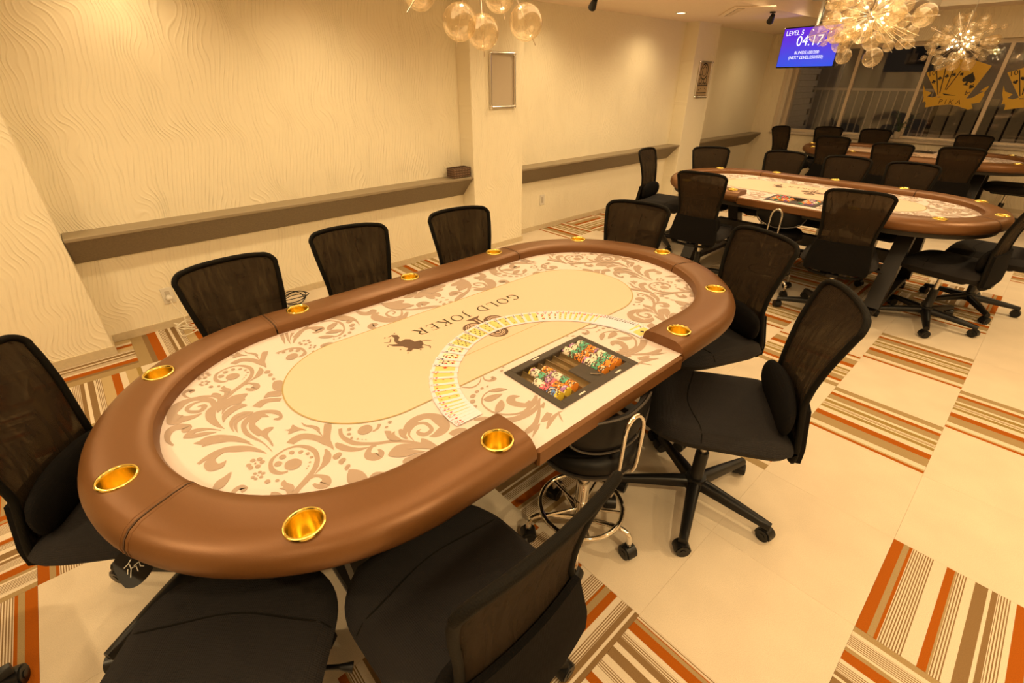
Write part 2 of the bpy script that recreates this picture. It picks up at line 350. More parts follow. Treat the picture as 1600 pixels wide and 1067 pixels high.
PS_REP="""272,-858,6 266,-873,10 247,-884,13 224,-883,10 205,-874,10 194,-856,7 189,-831,7 197,-807,9 218,-790,13 245,-782,13 273,-786,12 298,-799,14 315,-816,14 331,-838,16 344,-860,14 357,-878,18 371,-897,15 382,-911,12|324,-812,2 314,-794,8 303,-777,18 287,-766,20 273,-760,14 256,-758,4|331,-834,6 328,-822,12 335,-809,9 355,-799,18 371,-808,29 368,-822,16 353,-828,6|296,-966,2 281,-975,7 261,-977,9 251,-971,14 248,-959,14 260,-953,15 262,-962,17|318,-914,13 325,-906,14 340,-900,13 359,-903,10 372,-909,6|306,-965,5 309,-946,12 319,-928,10 335,-913,7 354,-905,6|174,-818,23 167,-804,26 167,-785,25 183,-768,22 207,-754,20 233,-745,21 256,-742,9 274,-743,1|160,-710,19 179,-719,21 197,-728,19 216,-737,18 237,-741,12 268,-743,2|109,-763,2 128,-760,6 144,-748,10 164,-741,11 180,-743,5 206,-743,2|171,-876,2 148,-887,9 124,-903,18 106,-923,24 88,-946,21 82,-967,18 84,-982,17 89,-998,14 97,-1014,10|118,-891,1 85,-907,6 57,-929,10 36,-952,13 34,-971,11 31,-992,7|99,-894,1 64,-911,8 34,-933,12 14,-955,15 6,-974,11|-130,-926,13 -167,-922,17 -199,-938,20 -217,-962,21 -216,-990,31 -198,-1013,40 -170,-1024,26 -139,-1019,45 -127,-1000,28 -122,-977,17 -124,-959,4|-162,-923,6 -186,-941,8 -192,-963,10 -184,-980,16 -168,-987,9 -148,-976,14 -139,-960,15 -149,-947,16 -163,-947,14 -167,-961,4|-6,-929,1 -36,-939,12 -77,-945,22 -109,-940,26 -124,-932,26 -134,-918,19 -152,-900,26 -176,-887,12|27,-914,1 -1,-913,7 -26,-906,12 -43,-890,16 -45,-869,14 -31,-847,2|36,-907,1 6,-905,8 -14,-898,11 -26,-883,18 -30,-864,14 -31,-848,2|174,-863,2 153,-865,2 117,-871,4 83,-883,9 53,-890,12 21,-888,13 0,-877,19 -11,-860,22 -16,-840,23 -5,-815,16 15,-799,16 38,-795,9 49,-803,13 41,-815,6|88,-862,17 52,-869,20 24,-868,16 6,-853,25 1,-835,18 21,-822,2|-5,-938,2 -33,-961,8 -50,-988,18 -46,-1005,22 -39,-1021,2|-5,-949,2 -19,-975,17 -29,-1000,17 -37,-1021,2|101,-895,1 52,-918,11 25,-943,12 9,-971,21 9,-992,12 4,-1005,2|114,-892,1 63,-921,9 36,-956,20 20,-984,16 5,-1005,2|-22,-1046,5 -51,-1053,10 -80,-1049,17 -99,-1037,26 -99,-1020,27 -82,-1002,20 -70,-1011,25 -67,-1018,9|-50,-834,27 -63,-813,27 -58,-792,20 -39,-768,17"""
PS_ONE="""204,-694,10 228,-703,11 253,-703,14 283,-693,16 303,-676,13 327,-647,12 345,-615,12 371,-587,11 401,-565,7|258,-604,10 272,-618,9 275,-634,6|346,-578,9 325,-560,18 311,-533,24 311,-501,26 325,-479,26 356,-470,39 389,-477,29 399,-496,29 401,-517,19 394,-531,3|383,-571,2 355,-569,5 336,-554,10 327,-530,12 340,-510,12 363,-507,11 378,-514,13 381,-534,16 369,-544,15 357,-543,9 354,-531,2|332,-653,8 328,-665,11 341,-682,16 357,-685,26 370,-671,29 364,-657,16 348,-656,5|252,-727,6 268,-726,19 292,-716,20 315,-695,13 326,-667,2|445,-636,1 433,-627,16 434,-611,18 439,-589,14 454,-573,12 478,-560,2|455,-187,9 475,-218,19 488,-266,11 475,-302,8 446,-331,8 410,-340,7 376,-334,5 351,-310,5 343,-278,6 351,-248,5 372,-231,2|462,-220,11 469,-244,21 446,-262,25 426,-265,27 414,-247,24 425,-228,4|265,-240,2 284,-250,6 301,-242,12 301,-224,17 287,-224,9|270,-330,4 292,-306,8 288,-275,5 265,-249,1|421,-400,8 437,-376,23 469,-357,27 494,-313,23 502,-269,22 498,-230,13 472,-189,6|478,-195,1 515,-236,10 547,-282,16 556,-318,19 557,-338,3|541,-219,18 552,-249,19 552,-266,3|509,-219,14 496,-195,6|583,-330,1 565,-296,11 556,-273,2|584,-275,5 566,-239,15 558,-201,7 561,-185,2|593,-220,1 572,-209,6 553,-195,1|429,-485,20 427,-466,22 438,-447,18 467,-437,3|-360,-615,4 -396,-593,13 -437,-554,13 -465,-506,12 -456,-465,9 -437,-434,10 -396,-419,12 -349,-427,6 -317,-449,11 -305,-473,9 -311,-489,7|-398,-595,23 -437,-554,20 -436,-523,18 -409,-503,40 -397,-499,28 -388,-518,24 -393,-534,5|-250,-638,5 -256,-617,16 -276,-607,9 -307,-612,13 -327,-635,11 -330,-667,9 -325,-685,18|-239,-515,2 -257,-510,13 -274,-520,13 -269,-540,27 -258,-541,16|-236,-504,2 -254,-472,10 -252,-442,9 -236,-424,3|-459,-322,14 -425,-318,26 -404,-300,35 -412,-275,36 -430,-272,11|-310,-173,11 -280,-206,23 -275,-242,32 -304,-275,43 -347,-291,44 -378,-282,25 -380,-262,15|-346,-179,5 -300,-206,11 -298,-236,13 -330,-250,12 -357,-242,9 -364,-216,11 -340,-212,8 -330,-229,9|-245,-322,13 -262,-340,20 -288,-349,23 -298,-331,35 -285,-321,14|-375,-640,2 -415,-632,11 -457,-623,14|-361,-625,1 -403,-619,8 -458,-606,11|-442,-588,14 -415,-605,6 -386,-618,1|-318,-70,38 -340,-80,40 -340,-101,21 -315,-110,11|-363,-191,19 -319,-149,13 -295,-94,24 -272,-48,19 -242,-29,4"""
PB_REP="""261,-820 273,-829 276,-843 267,-856 252,-859 238,-851 236,-836 245,-824|232,-858 238,-862 239,-868 235,-874 228,-876 222,-872 220,-865 225,-860|214,-842 220,-846 221,-852 217,-857 211,-858 205,-855 204,-849 208,-844|213,-821 217,-823 219,-828 215,-832 210,-833 205,-831 204,-826 207,-822|226,-803 229,-806 230,-810 228,-814 223,-815 219,-812 219,-808 221,-804|244,-794 247,-796 248,-799 246,-802 242,-803 238,-801 238,-797 240,-794|263,-792 265,-794 266,-797 264,-800 261,-800 258,-799 257,-796 259,-793|278,-803 280,-804 280,-806 279,-808 277,-809 275,-808 274,-805 276,-803|288,-812 290,-813 290,-814 289,-816 287,-816 286,-815 286,-813 287,-812|295,-819 296,-820 296,-821 295,-822 294,-822 293,-822 292,-820 293,-819|274,-900 279,-902 280,-907 277,-911 271,-912 267,-909 266,-905 269,-901|286,-883 290,-885 290,-888 288,-891 284,-892 281,-890 280,-887 282,-884|238,-994 241,-996 242,-999 240,-1002 236,-1003 233,-1001 232,-998 234,-995|239,-1012 242,-1013 243,-1015 241,-1017 238,-1018 235,-1017 235,-1015 236,-1013|177,-904 181,-906 182,-910 179,-914 174,-916 170,-913 169,-909 172,-905|183,-890 187,-892 188,-897 185,-901 180,-902 176,-900 175,-895 178,-891|198,-888 202,-891 203,-895 200,-899 195,-900 191,-898 190,-894 193,-889|206,-901 211,-904 212,-908 209,-912 204,-913 199,-911 198,-906 201,-902|200,-916 204,-918 206,-922 203,-926 197,-927 193,-925 192,-921 195,-917|187,-916 191,-919 192,-923 189,-927 185,-928 180,-926 179,-922 182,-918|191,-906 193,-907 193,-909 192,-911 190,-911 188,-910 187,-908 188,-906|228,-916 231,-918 231,-921 229,-923 226,-924 223,-923 222,-920 224,-917|229,-905 232,-907 233,-910 231,-913 228,-914 225,-912 224,-909 226,-906|240,-900 242,-902 243,-906 241,-909 238,-910 235,-908 234,-905 236,-901|249,-908 252,-910 252,-913 250,-916 247,-917 244,-915 243,-912 245,-909|246,-920 249,-921 250,-924 248,-927 244,-928 241,-927 241,-924 243,-921|236,-923 239,-925 240,-928 238,-931 234,-932 231,-930 231,-927 233,-924|238,-915 239,-915 239,-917 238,-918 237,-918 236,-917 235,-916 236,-915|295,-874 308,-873 323,-865 336,-866 347,-875 363,-886 364,-894 343,-886 329,-884 314,-893 317,-884 305,-886 298,-882|377,-883 371,-863 387,-832 404,-846 419,-850 400,-879|109,-809 115,-797 101,-785 120,-779 151,-765 137,-780 134,-808 122,-802|93,-984 89,-972 94,-953 100,-968 109,-979 129,-977 131,-966 131,-959 150,-971 150,-987 146,-997 135,-1004 112,-1005 98,-996|181,-961 199,-968 217,-982 223,-997 213,-1009 193,-997 188,-980|-120,-921 -141,-900 -151,-879 -134,-840 -112,-855 -97,-864 -106,-881 -101,-901 -79,-918 -105,-911 -96,-925|-76,-851 -92,-858 -101,-882 -87,-909 -66,-921 -35,-924 -53,-913 -71,-885 -75,-865|153,-856 121,-857 79,-866 73,-858 67,-842 78,-827 90,-844 99,-850 122,-851 148,-852|-136,-730 -153,-749 -133,-763 -105,-767 -89,-757 -79,-752|-81,-805 -103,-786 -98,-769 -81,-754 -59,-764 -77,-787|-224,-739 -216,-743 -214,-750 -217,-756 -225,-758 -232,-754 -235,-747 -231,-741|-198,-740 -192,-743 -189,-749 -192,-753 -199,-754 -205,-751 -208,-746 -205,-741|-168,-742 -163,-745 -162,-749 -164,-752 -169,-752 -173,-750 -175,-746 -173,-743"""
PB_ONE="""259,-627 271,-636 273,-652 265,-664 251,-666 239,-656 237,-641 245,-629|226,-672 229,-675 230,-679 228,-683 223,-683 219,-681 219,-676 221,-672|243,-682 247,-684 247,-688 245,-691 241,-692 238,-689 238,-686 240,-683|263,-685 265,-687 266,-690 264,-692 261,-692 258,-690 258,-687 260,-685|278,-675 280,-677 280,-679 278,-682 276,-682 274,-680 274,-678 275,-676|287,-669 289,-670 289,-671 288,-672 287,-672 285,-672 285,-670 286,-669|294,-662 295,-663 295,-664 294,-665 293,-665 292,-664 291,-663 292,-662|301,-734 306,-738 307,-744 303,-750 297,-751 292,-747 291,-741 294,-735|327,-735 331,-738 332,-743 329,-748 323,-748 319,-745 318,-740 321,-735|355,-736 358,-738 359,-742 356,-745 352,-746 348,-744 348,-740 350,-736|272,-574 276,-577 277,-582 274,-585 270,-586 267,-583 266,-578 268,-575|286,-593 288,-596 288,-599 287,-602 284,-602 281,-600 281,-596 282,-594|296,-610 308,-597 317,-601 315,-589 329,-597 358,-594 346,-613 325,-618 310,-613|317,-578 322,-570 334,-574 366,-579 348,-588 331,-586|385,-649 369,-620 376,-596 401,-565 388,-552 407,-542 439,-537 471,-539 474,-549 448,-554 427,-567 403,-598 439,-569 427,-593 421,-617 405,-638|367,-744 388,-726 416,-723 434,-730 420,-737 422,-748 426,-757 401,-762 380,-754|425,-722 418,-701 442,-680 448,-702 456,-719 452,-729|428,-794 421,-776 429,-759 443,-751 439,-773|382,-261 370,-275 361,-299 365,-320 383,-314 388,-295|343,-278 352,-250 374,-231 367,-255 356,-274|403,-281 427,-290 441,-312 438,-334 421,-322 407,-300|322,-303 325,-307 326,-313 323,-317 319,-317 315,-313 315,-307 317,-303|332,-323 337,-329 338,-336 334,-342 328,-342 323,-336 322,-328 326,-323|353,-342 358,-347 358,-354 355,-359 349,-359 344,-354 343,-346 347,-341|319,-282 322,-285 322,-290 320,-293 316,-293 313,-289 313,-285 315,-281|321,-264 323,-266 324,-270 322,-272 319,-272 317,-269 317,-266 319,-264|284,-170 287,-174 288,-180 286,-183 282,-183 279,-179 278,-174 281,-170|271,-154 273,-157 274,-161 272,-163 269,-163 267,-160 267,-156 268,-154|377,-353 380,-357 381,-364 378,-368 373,-369 369,-364 369,-358 372,-353|-408,-427 -415,-440 -404,-468 -377,-482 -370,-470 -385,-447|-353,-499 -363,-467 -338,-439 -329,-463|-344,-530 -336,-503 -315,-484 -310,-502 -327,-525|-388,-373 -378,-381 -374,-392 -378,-400 -388,-401 -398,-394 -402,-383 -398,-374|-349,-383 -341,-390 -337,-399 -341,-406 -349,-407 -358,-401 -361,-391 -358,-384|-321,-397 -314,-403 -311,-410 -314,-416 -321,-417 -328,-412 -331,-404 -328,-398|-300,-421 -295,-425 -292,-431 -295,-436 -300,-436 -305,-432 -308,-426 -305,-421|-290,-446 -286,-449 -284,-454 -286,-458 -290,-459 -295,-455 -296,-450 -294,-446|-286,-469 -283,-472 -282,-475 -283,-478 -287,-479 -290,-476 -291,-473 -290,-470|-289,-491 -287,-493 -286,-495 -287,-497 -289,-498 -292,-496 -293,-493 -292,-491|-351,-575 -347,-578 -345,-582 -347,-585 -351,-586 -355,-583 -357,-579 -355,-576|-343,-562 -339,-565 -337,-569 -339,-573 -343,-573 -347,-571 -348,-566 -347,-563|-325,-564 -322,-567 -320,-571 -322,-575 -326,-575 -329,-573 -331,-569 -329,-565|-322,-580 -318,-583 -316,-587 -318,-591 -322,-591 -326,-589 -327,-585 -326,-581|-332,-592 -328,-595 -327,-599 -329,-602 -332,-603 -336,-601 -338,-596 -336,-593|-346,-593 -342,-595 -341,-599 -342,-603 -346,-604 -350,-601 -352,-597 -350,-593|-301,-571 -297,-573 -296,-577 -297,-580 -301,-580 -304,-578 -306,-574 -304,-571|-287,-560 -284,-562 -283,-566 -284,-569 -287,-570 -291,-567 -292,-564 -291,-561|-278,-567 -275,-569 -273,-573 -275,-576 -278,-576 -281,-574 -283,-570 -281,-567|-284,-580 -281,-582 -280,-586 -281,-589 -285,-590 -288,-587 -289,-584 -288,-580|-253,-580 -249,-583 -248,-587 -250,-590 -253,-591 -257,-589 -258,-584 -257,-581|-240,-599 -237,-601 -236,-605 -237,-607 -240,-608 -243,-606 -244,-603 -243,-600|-296,-614 -290,-618 -287,-625 -290,-630 -296,-631 -303,-627 -305,-621 -302,-615|-312,-632 -306,-636 -304,-642 -306,-647 -312,-648 -318,-645 -320,-639 -318,-633|-317,-658 -312,-661 -310,-666 -312,-670 -317,-671 -322,-668 -324,-663 -322,-659|-267,-633 -252,-642 -247,-658 -254,-671 -268,-674 -282,-665 -288,-649 -281,-636|-462,-430 -461,-390 -424,-366 -381,-360 -328,-374 -370,-369 -397,-379 -410,-403 -435,-415|-465,-211 -447,-197 -431,-136 -416,-125 -401,-146 -375,-123 -351,-138 -346,-179 -368,-203 -411,-216|-431,-152 -417,-122 -389,-149 -352,-115 -342,-140 -355,-168 -380,-182|-447,-109 -467,-53 -462,-32 -428,-58 -428,-97|-416,-75 -453,-22 -435,-18 -403,-29 -398,-62|-421,-18 -389,2 -346,-12 -362,-31 -391,-32|-460,-13 -450,22 -412,40 -398,8 -434,-9|-272,-8 -266,-13 -264,-21 -267,-26 -273,-26 -279,-20 -281,-12 -278,-7|-299,-8 -295,-13 -293,-20 -295,-25 -300,-25 -305,-20 -306,-13 -304,-8|-329,-10 -325,-14 -323,-20 -325,-24 -329,-23 -334,-19 -336,-14 -334,-10"""

# ------------------------------------------------------------------ floor: carpet tiles as pieces
X0 = 3.493
fb = MB().box(-.2, 7.0, -7.5, 5.6, -.06, -.012).obj('floor', mat('floor_screed', (.12, .1, .08), .9), kind='structure')
g = .4997/2
tile = MB(); tile.rbox(-g, g, -g, g, -.012, 0, .0006)
tm = {'p': tile.mesh('carpet_tile', PLAIN), 'a': tile.mesh('carpet_tile', STRA), 'b': tile.mesh('carpet_tile', STRB), 'c': tile.mesh('carpet_tile', STRC), 'd': tile.mesh('carpet_tile', STRD), 'e': tile.mesh('carpet_tile', STRE)}
# (column, row): kind, quarter turns
ST = {(0, 0): ('b', 1), (0, 2): ('b', 1), (1, 1): ('b', 1), (-1, 1): ('b', 3), (-1, 3): ('b', 3), (-2, 0): ('b', 1), (1, 4): ('a', 0), (1, 5): ('a', 1), (0, 6): ('d', 3), (-1, 6): ('c', 0),
      (-1, 7): ('a', 1), (-2, 5): ('a', 0), (-2, 4): ('a', 3), (-7, 8): ('e', 2), (-6, 8): ('e', 1), (-5, 8): ('e', 0), (-7, 7): ('e', 1), (-4, 8): ('a', 1), (-4, 9): ('a', 0), (-3, 9): ('a', 3),
      (-5, 9): ('a', 1), (-6, 9): ('a', 0), (-7, 9): ('a', 1), (-7, 3): ('b', 1), (-7, -1): ('b', 1), (-7, -2): ('b', 0), (-6, -2): ('b', 2), (-7, -3): ('b', 1), (0, -3): ('a', 2), (0, -2): ('b', 1),
      (-1, -4): ('b', 1), (-1, -3): ('b', 3), (-1, -2): ('a', 0), (-2, -3): ('a', 0), (-2, -2): ('b', 1), (1, -5): ('b', 1), (1, -6): ('a', 0), (-3, 5): ('a', 1), (-3, 4): ('a', 0),
      (-4, -4): ('b', 1), (-5, -4): ('a', 0), (2, 3): ('b', 1), (2, 6): ('a', 0), (-3, -5): ('b', 1), (-5, -6): ('a', 0), (-6, -5): ('b', 1)}
SUBS = {'a': 0, 'b': 0}
for j in range(-11, 11):
    for i in range(-7, 5):
        k, q = ST.get((i, j), ('p', (i*3+j) % 4))
        put('carpet_tile', tm[k], fb, loc=(X0+.5*i+.25, -.5*j-.25, 0), rot=(0, 0, q*pi/2))
MB().box(-.2, 7, -7.5, -5.5, -.012, 0).box(X0+2.5, 7, -5.5, 5.6, -.012, 0).obj('carpet_edge', PLAIN, fb)

# ------------------------------------------------------------------ walls
PD = .19   # depth of the wall piers
wl = MB().box(-.25, 0, -7.5, 5.4, 0, 2.7).obj('wall_left', WPL, kind='structure')
for y0, y1 in ((-7.4, -4.093), (-1.075, -.437), (2.65, 3.22)):
    MB().rbox(-.05, PD, y0, y1, 0, 2.3, .004).obj('pier', WPL, wl)
bbd = MB()
bbd.box(0, .008, -4.093, -1.075, 0, .054); bbd.box(0, .008, -.437, 2.65, 0, .054); bbd.box(0, .008, 3.22, 5.38, 0, .054)
bbd.box(PD, PD+.008, -7.4, -4.093, 0, .054); bbd.box(.0085, PD+.008, -4.093, -4.085, 0, .054)
for a, b_ in ((-1.075, -.437), (2.65, 3.22)):
    bbd.box(PD, PD+.008, a, b_, 0, .054).box(.0085, PD+.008, a-.008, a, 0, .054).box(.0085, PD+.008, b_, b_+.008, 0, .054)
bbd.obj('baseboard_left', BASEB, kind='structure')
# back wall with the long window opening
WX0, WX1, WZ0, WZ1 = .33, 6.2, .80, 2.04
wb = MB().box(-.2, WX0, 5.38, 5.72, 0, 2.7).box(WX1, 7.2, 5.38, 5.72, 0, 2.7).box(WX0, WX1, 5.38, 5.72, 0, WZ0-.03).box(WX0, WX1, 5.38, 5.72, WZ1, 2.7)
wb.obj('wall_back', WPB, kind='structure')
MB().box(0, 7, 5.37, 5.38, 0, .054).obj('baseboard_back', BASEB, kind='structure')
MB().box(7.0, 7.2, -7.5, 5.6, 0, 2.7).obj('wall_right', WPL, kind='structure')
MB().box(-.2, 7.2, -7.7, -7.5, 0, 2.7).obj('wall_front', WPB, kind='structure')
# ceiling: lower band by the left wall, main ceiling with a long raised cove
cl = MB(); cl.box(-.2, 1.3, -7.6, 5.4, 2.22, 2.7)
cl.box(1.3, 2.2, -7.6, 5.4, 2.38, 2.7).box(3.5, 7.1, -7.6, 5.4, 2.38, 2.7).box(2.2, 3.5, 4.72, 5.4, 2.38, 2.7).box(2.2, 3.5, -7.6, -6.4, 2.38, 2.7).box(2.2, 3.5, -6.4, 4.72, 2.6, 2.7)
clo = cl.obj('ceiling', CEIL, kind='structure')
tr = MB(); 
for a, b, c, d in ((2.2, 2.22, -6.4, 4.72), (3.48, 3.5, -6.4, 4.72), (2.2, 3.5, 4.70, 4.72), (2.2, 3.5, -6.4, -6.38)): tr.box(a, b, c, d, 2.36, 2.42)
tr.obj('trim_1', mat('cove_trim', (.8, .74, .62), .5), kind='structure')

# ------------------------------------------------------------------ wall ledges (sloping front)
def ledge(y0, y1, label, dy=0.0, skew=.0):
    t = thing('wall_ledge', label, 'ledge', (0, (y0+y1)/2, 0), group='taupe wall ledges'); h = (y1-y0)/2
    MB().add([(0, -h, .735), (0, h, .735), (.172, h, .735), (.172, -h, .735), (.012, -h, .565), (.012, h, .565), (0, -h, .565), (0, h, .565)],
             [(0, 1, 2, 3), (3, 2, 5, 4), (4, 5, 7, 6), (6, 7, 1, 0), (0, 3, 4, 6), (1, 7, 5, 2)]).obj('sloping_front', LEDGE, t)
    MB().rbox(0, .188, -h, h, .736, .757, .003).obj('shelf_top', mat('ledge_top_taupe', (.27, .215, .14), .45), t)
ledge(-4.09, -1.078, 'long taupe wall ledge carrying the small woven basket, nearest the camera')
ledge(-.434, 2.647, 'taupe wall ledge between the two framed piers')
ledge(3.223, 5.37, 'farthest taupe wall ledge, ending at the window wall corner')

# woven basket on ledge
bk = thing('woven_basket', 'small dark brown woven basket at the far end of the near ledge', 'basket', (.098, -1.185, .7585))
m = mat('woven_rush', (.20, .12, .07), .6)
md_ = mat('woven_rush_dark', (.09, .05, .028), .7)
b = MB(); nx, ny, nz = 6, 9, 6; hx, hy, hz = .052, .096, .08
def strand(p, q, k, along):
    P = [Vector(p).lerp(Vector(q), i/12) for i in range(13)]; nn = Vector((q[1]-p[1], p[0]-q[0], 0)).normalized()
    return [v+nn*(.0035*(1 if (i+k) % 2 else -1)) for i, v in enumerate(P)]
for k in range(7):
    z = .008+k*.0105; b.tube([(-hx, -hy, z), (hx, -hy, z)] and strand((-hx, -hy, z), (hx, -hy, z), k, 0), .0062, 6, mi=k % 2)
    b.tube(strand((hx, -hy, z), (hx, hy, z), k, 0), .0062, 6, mi=k % 2); b.tube(strand((hx, hy, z), (-hx, hy, z), k, 0), .0062, 6, mi=k % 2); b.tube(strand((-hx, hy, z), (-hx, -hy, z), k, 0), .0062, 6, mi=k % 2)
b.obj('woven_strands', [m, md_], bk, True)
b = MB()
for i in range(13):
    y = -hy+2*hy*i/12; b.box(hx-.003, hx+.003, y-.003, y+.003, .002, .078).box(-hx-.003, -hx+.003, y-.003, y+.003, .002, .078)
for i in range(1, 8):
    x = -hx+2*hx*i/8; b.box(x-.003, x+.003, hy-.003, hy+.003, .002, .078).box(x-.003, x+.003, -hy-.003, -hy+.003, .002, .078)
b.obj('stakes', mat('basket_stake', (.11, .055, .025), .8), bk)
MB().tube([(hx, -hy, .08), (hx, hy, .08), (-hx, hy, .08), (-hx, -hy, .08)], .007, 6, closed=True).obj('rim', md_, bk, True)
MB().box(-hx, hx, -hy, hy, .001, .006).obj('basket_floor', mat('basket_inside', (.04, .022, .012), .9), bk)

# ------------------------------------------------------------------ framed boards on the piers
def frame(y0, y1, z0, z1, label, art):
    t = thing('wall_frame', label, 'frame', (PD, (y0+y1)/2, (z0+z1)/2)); h, v = (y1-y0)/2, (z1-z0)/2
    for s in (-1, 1):
        MB().tube([(.012, s*(h-.01), -v+.02), (.012, s*(h-.01), v-.02)], .0125, 10).obj('frame_rail', ALUM, t, True)
        MB().tube([(.012, -h+.02, s*(v-.01)), (.012, h-.02, s*(v-.01))], .0125, 10).obj('frame_rail', ALUM, t, True)
    for a in (-1, 1):
        for c in (-1, 1): MB().sphere((.012, a*(h-.013), c*(v-.013)), .019, 10, 8).obj('corner_cap', CHROME, t, True)
    MB().box(.001, .006, -h+.01, h-.01, -v+.01, v-.01).obj('panel', mat('panel_'+art, (.52, .44, .34) if art == 'blank' else (.46, .33, .18), .12 if art == 'blank' else .3, coat=.6), t)
    if art != 'blank':
        rnd = random.Random(4); e = MB(); P = lambda pts: e.add([(.0068, y, z) for y, z in pts], [tuple(range(len(pts)))])
        def ring(cy, cz, r, w, n=20):
            for k in range(n):
                a, c = 2*pi*k/n, 2*pi*(k+1)/n; P([(cy+r*cos(a), cz+r*sin(a)), (cy+r*cos(c), cz+r*sin(c)), (cy+(r-w)*cos(c), cz+(r-w)*sin(c)), (cy+(r-w)*cos(a), cz+(r-w)*sin(a))])
        ring(0, .10, .10, .014); ring(0, .10, .06, .01); ring(-.06, -.01, .04, .01); ring(.06, -.01, .04, .01); ring(0, .19, .025, .01)
        for z in (-.075, -.165): P([(-h+.03, z), (h-.03, z), (h-.03, z+.012), (-h+.03, z+.012)])
        for k in range(9):
            y = -h+.04+k*(2*h-.08)/9; P([(y, -.06), (y+.014, -.06), (y+.022, -.035), (y+.006, -.035)]); P([(y, -.205), (y+.018, -.205), (y+.01, -.18)])
        for k in range(16):
            y, z = rnd.uniform(-h+.04, h-.05), rnd.choice((-.13, -.115, .03, .17, .05, -.1)); P([(y, z), (y+.02, z+.004), (y+.012, z+.018)])
        e.obj('engraving', INK, t)
    return t
frame(-.87, -.556, 1.333, 1.785, 'empty grey board in a snap frame on the nearer pier', 'blank')
frame(2.795, 3.135, 1.345, 1.79, 'framed dark ornate poster on the farther pier', 'poster')

# outlets and cords along the left wall
def outlet(y, z, label, plug):
    t = thing('wall_outlet', label, 'outlet', (0, y, z))
    MB().rbox(0, .008, -.036, .036, -.058, .058, .002).obj('cover_plate', WHITEP, t)
    MB().rbox(.008, .011, -.014, .014, -.035, .035, .001).obj('socket', mat('socket_grey', (.5, .45, .38), .4), t)
    if plug:
        M_ = Matrix.Translation((.011, .0, -.012)) @ Matrix.Rotation(pi/2, 4, 'Y'); MB().lathe([(0, 0), (.02, 0), (.02, .022), (.012, .03), (0, .032)], 14, M=M_).obj('plug', WHITEP, t, True)
outlet(-3.70, .235, 'white wall socket with a plug behind the leftmost back-row chair', True)
outlet(.06, .343, 'small white switch plate under the middle ledge', False)
rnd = random.Random(7)
pts = [(.03, -3.70, .22), (.05, -3.69, .16), (.06, -3.66, .08), (.09, -3.66, .02)]
for k in range(44):
    a = k*.62; pts.append((.16+.10*cos(a)*(1+.3*sin(k*1.7)), -3.60+.13*sin(a*1.13), .010+.03*abs(sin(k*.9))))
MB().tube(smooth([Vector(p) for p in pts], 4), .0035, 6).obj('tangled_lead', mat('white_cord', (.75, .68, .55), .5), None, True, label='tangled white power cord heaped on the floor by the wall socket', cat='cord')
pts = [(.05, -3.10, .012), (.12, -3.04, .02)]
for k in range(34):
    a = k*.72; pts.append((.22+.03*sin(k*.37), -2.94+.105*cos(a)*(1-.01*k), max(.006, .055+.05*sin(a)+.012*sin(k*.9))))
MB().tube(smooth([Vector(p) for p in pts], 4), .0035, 6).obj('looped_cable', PLAST, None, True, label='loosely looped black cable on the floor near the wall', cat='cable')
# ------------------------------------------------------------------ window, view outside
win = put('window_1', None, kind='structure', loc=(0, 5.6, 0))
wf = MB(); wf.box(WX0, WX1, -.04, .06, WZ0-.03, WZ0+.035).box(WX0, WX1, -.04, .06, WZ1-.05, WZ1).box(WX0, WX0+.05, -.21, -.10, WZ0, WZ1).box(WX0, WX0+.15, -.06, .06, WZ0, WZ1).box(WX1-.05, WX1, -.04, .06, WZ0, WZ1)
wf.obj('window_frame', SASH, win)
MUL = [1.285, 2.15, 2.965, 3.82, 4.65, 5.5]
for x in MUL: MB().rbox(x-.022, x+.022, -.03, .03, WZ0+.03, WZ1-.04, .003).obj('mullion', SASH, win)
xs = [WX0+.14]+MUL+[WX1-.05]
for a, b_ in zip(xs, xs[1:]):
    MB().box(a+.015, b_-.015, -.004, .004, WZ0+.035, WZ1-.05).obj('pane', PANE, win)
MB().rbox(WX0+.0, WX0+.10, -.20, -.04, WZ0, WZ1, .03).obj('jamb_lining', mat('jamb_cream', (.62, .54, .42), .5), win)
MB().rbox(WX0-.01, WX1+.1, -.25, -.03, WZ0-.035, WZ0-.003, .004).obj('window_sill', mat('sill_board', (.50, .42, .33), .35), win)
MB().rbox(1.45, 5.2, -.23, -.03, WZ0-.002, WZ0+.012, .003).obj('sill_track', ALUM, win)
# exterior
ext = thing('apartment_facade', 'dark apartment building across the street seen through the glass', 'building', (2.5, 10.5, 0))
fac = MB(); fac.box(-6, 7, 0, .4, -3, 6); fac.obj('wall', mat('facade_dark', (.16, .135, .11), .8), ext)
for x, z, w, h, c in ((-3.3, .2, .5, 3.4, 'l'), (-1.6, 1.9, .8, .9, 'd'), (-.4, -.2, .9, 3.6, 'l'), (.9, 1.7, .9, 1.2, 'd'), (2.3, .2, .6, 3.2, 'l'), (-2.3, -.6, .7, .9, 'd'), (-.2, -.5, .5, .8, 'd')):
    f = MB().box(x, x+w, -.06, 0, z, z+h).obj('window', mat('ext_'+c, (.30, .26, .22) if c == 'l' else (.05, .045, .04), .4), ext)
    MB().box(x+.05, x+w-.05, -.07, -.06, z+.05, z+h-.05).obj('pane', mat('extp_'+c, (.24, .21, .18) if c == 'l' else (.03, .03, .035), .25), f)
MB().sphere((-1.25, -.12, 2.35), .05, 12, 8, (1.2, .5, 1.8)).obj('wall_lamp', mat('cool_lamp', (.8, .85, 1), .4, emis=(.75, .85, 1), estr=1.5), ext, True)
rail = thing('balcony_railing', 'metal balcony railing with thin bars outside the left panes', 'railing', (0, 7.2, 0))
RM = mat('railing_metal', (.52, .44, .34), .45, .1)
